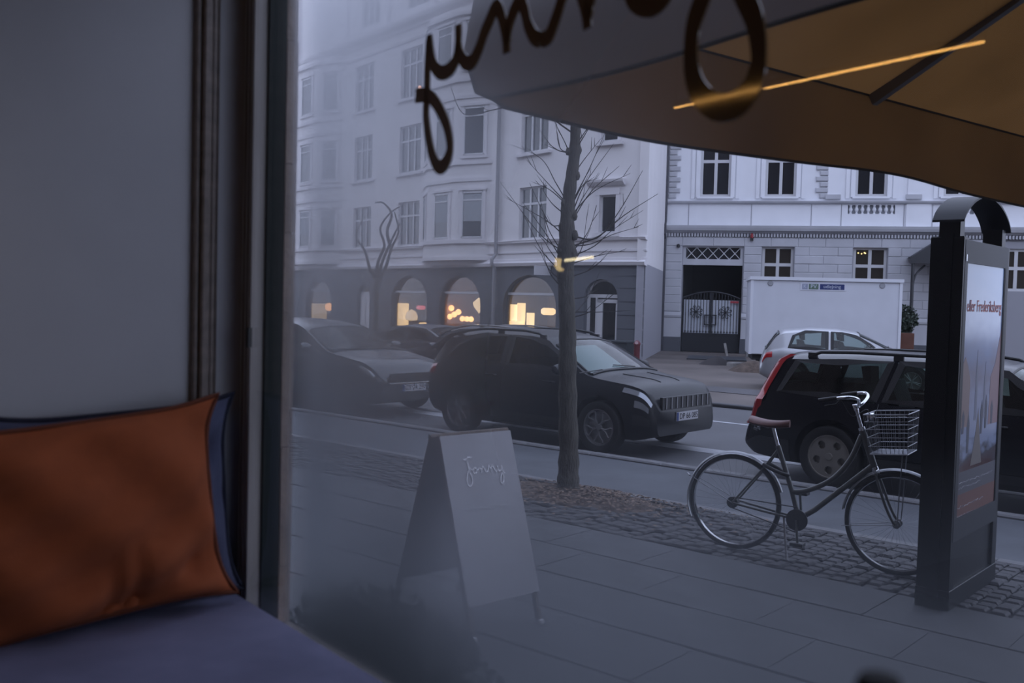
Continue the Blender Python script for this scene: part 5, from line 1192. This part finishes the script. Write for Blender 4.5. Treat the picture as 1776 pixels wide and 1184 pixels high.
# ================================================================== LAMP SHOP WINDOWS (frame LEFTB)
W1, W2, W3, PK = emis('lit_paper', (1, .66, .30), 1.7), emis('lit_bulb', (1, .46, .16), 3.2), emis('lit_cream', (1, .70, .36), 1.1), emis('lit_red', (1, .14, .16), .9)
def slamp(name, lab, prof, x, z, m, hang=None, grp=None, stand=True, dep=.8):
    """lamp body lathe [(r, z)], hung by a flex from the ceiling or carried on a stand"""
    t = thing(name, lab, 'lamp', LEFTB @ T(x, dep, z), grp); MB().lathe(prof, 14).build('lamp_shade', m, t, smooth=True)
    if hang: MB().tube([(0, 0, prof[-1][1]), (0, 0, 3.0-z)], .008, 5).build('flex', m_blackp, t)
    else: MB().tube([(0, 0, prof[0][1]+.01), (0, 0, .2-z)], .02, 6).build('stand', m_blackp, t)
cyl = lambda r, h: [(r*.3, -h/2), (r, -h/2), (r, h/2), (r*.3, h/2)]
caps = lambda r, h: [(0, -h/2), (r*.7, -h/2), (r, -h*.25), (r, h*.25), (r*.7, h/2), (0, h/2)]
globe = lambda r: [(0, -r), (r*.7, -r*.7), (r, 0), (r*.7, r*.7), (0, r)]
slamp('floor_lamp', 'tall drum lamp, leftmost in the right arched shop window', cyl(.17, .62), -4.08, 1.32, W1)
slamp('floor_lamp', 'tall drum lamp beside the leftmost one in the right arched window', cyl(.16, .70), -3.66, 1.34, W1)
slamp('table_lamp', 'squat drum lamp below the tall pair in the right arched window', cyl(.30, .42), -3.9, .78, W1)
slamp('column_lamp', 'slim upright column lamp in the middle of the right arched window', cyl(.15, .82), -3.08, .92, W1)
slamp('pill_pendant', 'upper pill shaped pendant next to the trunk in the right arched window', caps(.27, .26), -2.03, 1.41, W1, True)
slamp('pill_pendant', 'lower pill shaped pendant next to the trunk in the right arched window', caps(.22, .24), -1.81, 1.08, W1, True, dep=1.5)
slamp('tray_lamp', 'flat glowing lamp low in the right arched window', caps(.28, .16), -2.48, .72, W1)
for i, (x, z, lab) in enumerate(((-8.49, 1.39, 'top bulb of the copper cluster in the middle arched window'), (-7.96, 1.24, 'right bulb of the copper cluster in the middle arched window'), (-8.26, 1.13, 'inner bulb of the copper cluster in the middle arched window'), (-8.62, 1.03, 'lowest left bulb of the copper cluster in the middle arched window'))):
    slamp('copper_pendant', lab, globe(.13), x, z, W2, True, 'copper pendant cluster')
for i, x in enumerate((-7.65, -7.31, -7.02)):
    slamp('ball_pendant', ('left', 'middle', 'right')[i] + ' ball of the row of three in the middle arched window', globe(.12), x, .97, W2, True, 'row of three ball pendants')
for i, (x, z) in enumerate(((-8.72, .54), (-8.27, .46), (-8.01, .35))):
    slamp('low_bulb_lamp', ('upper', 'middle', 'lower')[i] + ' small lamp just above the dark saloon roof', globe(.12), x, z, W2, False, 'small lamps above the saloon')
slamp('cone_pendant', 'cream cone shade at the upper right of the middle arched window', [(0, -.34), (.22, -.05), (.26, .1), (.04, .3)], -6.47, 1.55, W3, True)
slamp('cone_lamp', 'cream shade at the lower right of the middle arched window', globe(.24), -6.51, .55, W3)
slamp('paper_column', 'tall square paper lantern in the left arched shop window', cyl(.25, 1.0), -12.42, 1.02, W1)
slamp('egg_lamp', 'pale yellow egg shaped lamp in the left arched shop window', [(0, -.25), (.26, -.22), (.29, -.05), (.2, .16), (0, .27)], -11.7, 1.0, W3)
slamp('dome_lamp', 'small dome lamp under the egg lamp in the left arched window', [(0, -.1), (.26, -.1), (.2, .1), (0, .12)], -11.45, .58, W1, dep=1.3)
slamp('red_pendant', 'small red pendant in the left arched shop window', caps(.2, .18), -10.92, 1.36, PK, True)
slamp('hazy_lamp', 'broad dim lamp in the far shop window at the house end', cyl(.4, .8), -20.9, .95, W3)
slamp('hazy_pendant', 'small amber pendant in the far shop window at the house end', globe(.22), -19.8, 1.2, W2, True)
slamp('door_pendant', 'round pendant glowing behind the corner shop door', [(0, -.2), (.16, -.1), (.17, .08), (0, .2)], .55, 1.35, W1, True, dep=2.4)

# ================================================================== FAR SIDE OBJECTS
# iron gate in the carriage entrance
gt = thing('iron_gate', 'black wrought iron double gate with scrolls in the carriage entrance', 'gate', RIGHTB @ T(0, -.27, 0))
m_ir = mat('wrought_iron', (.012, .014, .018), .5)
X0, X1, XM = .70, 2.94, 1.82
topz = lambda x: 2.06+.26*(1-((x-XM)/1.12)**2)
f = MB(); f.box(X0, X0+.05, .32, .37, FAR, 2.1); f.box(X1-.05, X1, .32, .37, FAR, 2.1); f.box(XM-.035, XM+.035, .32, .37, FAR, 2.3); f.box(X0, X1, .32, .37, .60, .68)
f.tube([(X0+(X1-X0)*k/20, .345, topz(X0+(X1-X0)*k/20)) for k in range(21)], .035, 6); f.build('frame', m_ir, gt)
for k in range(18):
    x = X0+.12+k*(X1-X0-.24)/17
    if abs(x-XM) > .04: MB().tube([(x, .345, .64), (x, .345, topz(x))], .017, 6).build('bar', m_ir, gt)
for s, cxx in ((0, 1.24), (1, 2.38)):
    k = MB()
    for j in range(8):
        a = j*pi/4; k.tube([tuple(q) for q in smooth_path([(cxx, .33, 1.52), (cxx+.12*cos(a), .33, 1.52+.12*sin(a)), (cxx+.23*cos(a+.15), .33, 1.52+.23*sin(a+.15)), (cxx+.25*cos(a+.45), .33, 1.52+.25*sin(a+.45)), (cxx+.18*cos(a+.5), .33, 1.52+.18*sin(a+.5))], 4)], .015, 5)
    k.lathe([(0, -.03), (.05, -.03), (.05, .03), (0, .03)], 10, T(cxx, .33, 1.52) @ RX(90)); k.build('scroll', m_ir, gt)
MB().box(X0+.03, X1-.03, .33, .36, FAR+.02, .64).build('kick_plate', m_ir, gt)
lk = MB(); lk.box(1.56, 1.60, .30, .34, 1.0, 1.42); lk.box(2.0, 2.04, .30, .34, 1.0, 1.42); lk.box(1.56, 2.04, .30, .34, 1.38, 1.42); lk.box(1.56, 2.04, .30, .34, 1.0, 1.04); lk.box(1.74, 1.9, .29, .34, 1.1, 1.34); lk.build('lock_frame', m_ir, gt)
for k in range(18):
    x = X0+.12+k*(X1-X0-.24)/17; MB().lathe([(0, -.045), (.045, 0), (0, .045)], 6, T(x, .34, .74)).build('rosette', m_ir, gt)
MB().box(2.56, 2.88, .30, .33, 1.90, 1.98).build('red_sign', mat('red_sign', (.32, .03, .04), .5), gt)
MB().box(X0+.04, X1-.04, .42, .44, .60, 2.0).build('courtyard_light_panel', mat('courtyard_light_pale', (.70, .74, .82), .6), gt)  # pale colour stands in for courtyard light behind the bars
# site container
CT = frame((7.16, 30.0), (.985, -.17))
ct = thing('site_container', 'white site container with a hire company label on the far forecourt', 'container', CT @ T(0, 0, FAR))
m_ct = mat('container_white', (.60, .62, .68), .6, var=.04, scale=2)
cw = 4.30; zb, zt = .44, 2.68
MB().cbox(0, cw, 0, 2.2, zb, zt, .02).build('body', m_ct, ct)
MB().box(-.05, cw+.05, -.05, 2.25, zt, zt+.10).build('roof_edge', mat('container_edge', (.68, .70, .76), .5), ct)
for x in (-.02, cw-.06): MB().box(x, x+.08, -.025, .05, zb, zt).build('corner_post', MATS['container_edge'], ct)
for x in (.55, 3.75): MB().lathe([(0, -.03), (.07, -.03), (.085, 0), (.07, .02), (0, .02)], 14, T(x, -.005, zt-.1) @ RX(90)).build('vent_cap', mat('grey_vent', (.30, .31, .34), .5), ct, smooth=True)
for x in (.5, 3.7):
    w = MB(); w.lathe([(.15, -.09), (.26, -.1), (.28, -.05), (.28, .05), (.26, .1), (.15, .09)], 20, T(x, .35, .28) @ RX(90), closed=True); w.build('wheel', m_tyre, ct, smooth=True)
MB().box(.1, cw-.1, .2, 2.0, .26, zb).build('chassis', m_blackp, ct)
lb = MB().box(1.42, 2.72, -.012, .0, 2.40, 2.62).build('label', mat('label_white', (.62, .64, .72), .5), ct)
MB().box(1.47, 1.63, -.016, -.01, 2.43, 2.59).build('label_mark', mat('label_grey', (.28, .31, .42), .5), lb)
MB().box(1.66, 1.94, -.016, -.01, 2.43, 2.59).build('label_green', mat('label_green', (.10, .16, .12), .5), lb)
MB().box(1.98, 2.68, -.016, -.01, 2.43, 2.59).build('label_blue', mat('label_blue', (.015, .03, .14), .5), lb)
tx = mat('label_text', (.55, .60, .70), .5)
text('K', .15, tx, lb, T(1.55, -.018, 2.51) @ RX(90)); text('PV', .16, tx, lb, T(1.80, -.018, 2.51) @ RX(90)); text('udlejning', .14, tx, lb, T(2.33, -.018, 2.515) @ RX(90))
# iron porch of the white house, half behind the advertising stand
pc = thing('iron_porch', 'dark iron entrance porch beside the rust planter', 'porch', RIGHTB)
pm = mat('porch_iron', (.03, .031, .036), .5)
p0 = MB()
for x in (9.05, 11.0):
    MB().tube([(x, -1.6, FAR), (x, -1.6, 3.55)], .06, 8).build('post', pm, pc)
    MB().tube([tuple(q) for q in smooth_path([(x, -1.6, 2.6), (x+.12, -1.5, 3.1), (x+.45, -1.2, 3.45)], 5)], .04, 6).build('bracket', pm, pc)
MB().box(8.95, 11.1, -1.7, -1.5, 3.5, 3.75).build('beam', pm, pc)
MB().prism([(9.0, 3.75), (11.05, 3.75), (10.02, 4.45)], -1.7, -.1).build('roof', pm, pc)
for s in (9.2, 10.9): MB().box(s-.05, s+.05, -1.6, -.1, 3.55, 3.7).build('side_beam', pm, pc)
# rust planter with shrub
pl_ = thing('rust_planter', 'rust brown steel planter holding a dark shrub beside the container', 'planter', T(12.95, 33.3, FAR) @ RZ(-14))
bx_ = MB().cbox(-.42, .42, -.36, .36, 0, 1.12, .015).build('box', mat('corten', (.11, .045, .03), .85, var=.25, scale=6), pl_)
MB().box(-.36, .36, -.3, .3, 1.12, 1.14).build('soil', m_soil, pl_)
def shrub(par, n, cxyz, rad, m, leaf=.06, seed=1, name='foliage'):
    rnd = random.Random(seed); b = MB()
    for _ in range(n):
        v = Vector((rnd.gauss(0, 1), rnd.gauss(0, 1), rnd.gauss(0, 1))).normalized()*(rnd.random()**.4)
        p = Vector((cxyz[0]+v.x*rad[0], cxyz[1]+v.y*rad[1], cxyz[2]+v.z*rad[2])); d = Vector((rnd.uniform(-1, 1), rnd.uniform(-1, 1), rnd.uniform(-.3, 1))).normalized(); s = d.cross(Vector((rnd.uniform(-1, 1), rnd.uniform(-1, 1), rnd.uniform(-1, 1)))).normalized()
        L_ = leaf*rnd.uniform(.7, 1.3); b.add([p, p+d*L_*.5+s*L_*.3, p+d*L_, p+d*L_*.5-s*L_*.3], [(0, 1, 2, 3)])
    o = b.build(name, m, par, fix=False); return o
m_lf = mat('dark_leaves', (.022, .035, .022), .6, var=.4, scale=9)
shrub(pl_, 1500, (.05, 0, 1.55), (.5, .42, .5), m_lf, .13, 2); MB().tube([(0, 0, 1.1), (.02, 0, 1.7)], .03, 6).build('stem', m_twig, pl_)
# hydrant and bin by the corner shop
hy = thing('red_post', 'red hydrant post at the corner of the pale house', 'hydrant', T(3.93, 31.25, FAR))
MB().lathe([(.14, 0), (.14, .05), (.095, .08), (.095, .56), (.11, .58), (.11, .62), (.06, .70), (0, .72)], 14).build('body', mat('hydrant_red', (.13, .018, .024), .5), hy, smooth=True)
MB().lathe([(0, -.02), (.05, -.02), (.05, .02), (0, .02)], 10, T(-.03, -.1, .64) @ RX(90)).build('cap', mat('pink_cap', (.5, .35, .37), .5), hy)
bi = thing('dark_bin', 'dark bin against the corner shop wall beside the red post', 'bin', T(3.45, 31.75, FAR) @ RZ(-37))
MB().tbox(-.38, .38, -.25, .2, .0, .62, .03).build('body', mat('bin_plastic', (.02, .026, .03), .6), bi); MB().tbox(-.40, .40, -.28, .22, .62, .68, .02).build('lid', MATS['bin_plastic'], bi)
# dug-up forecourt
def lump(name, lab, cat, x, y, sx, sy, h, m, seed):
    rnd = random.Random(seed); off = [rnd.uniform(.75, 1.2) for _ in range(24)]
    b = MB(); b.grid(lambda a, c: (sx*(a)*cos(2*pi*c)*off[int(c*12) % 12], sy*a*sin(2*pi*c)*off[int(c*12) % 12], h*max(0, 1-a**1.6)+.0), 8, 24)
    return tag(b.build(name, m, None, T(x, y, FAR), smooth=True), lab, cat)
tag(MB().tbox(-1.0, 1.0, -1.1, 1.0, 0, .05, .01).build('steel_plate', mat('dark_plate', (.03, .034, .042), .6), None, T(7.2, 34.9, FAR) @ RZ(-12)), 'dark flat plate lying in front of the iron gate', 'plate')
lump('tarp_heap', 'low dark heap on the paving before the gate', 'heap', 6.55, 31.6, .52, .5, .26, mat('dark_tarp', (.035, .03, .032), .8), 4)
lump('soil_heap', 'brown green soil heap beside the silver hatchback', 'heap', 7.0, 28.7, .7, .7, .32, m_soil, 6)
tag(MB().tbox(-.22, .22, -.14, .14, 0, .12, .02).build('rubble_block', mat('pale_rubble', (.30, .29, .28), .9, var=.2), None, T(6.95, 30.9, FAR) @ RZ(30)), 'pale block lying beside the dark heap', 'stone')
for k, (x, lean, lab) in enumerate(((8.05, -12, 'leaning pale post stump before the gate'), (8.75, 0, 'upright grey post stump before the gate'))):
    tag(MB().tbox(-.045, .045, -.045, .045, 0, .48, .01).build('post_stump', mat('pale_rubble' if k == 0 else 'grey_stump', (.2, .2, .2), .8), None, T(x, 37.2-k*.2, FAR) @ RY(lean)), lab, 'post')
# planter with evergreen just outside the pane, dark behind the steam
eg = thing('evergreen_planter', 'dark evergreen in a box right outside the steamed pane', 'planter', SHOP @ T(-.15, .52, 0))
MB().cbox(-.6, .5, -.2, .2, 0, .5, .01).build('box', mat('planter_black', (.012, .013, .014), .7), eg)
shrub(eg, 5200, (-.08, 0, .62), (.55, .23, .30), mat('evergreen_leaves', (.012, .022, .016), .7, var=.4, scale=9), .035, 8)
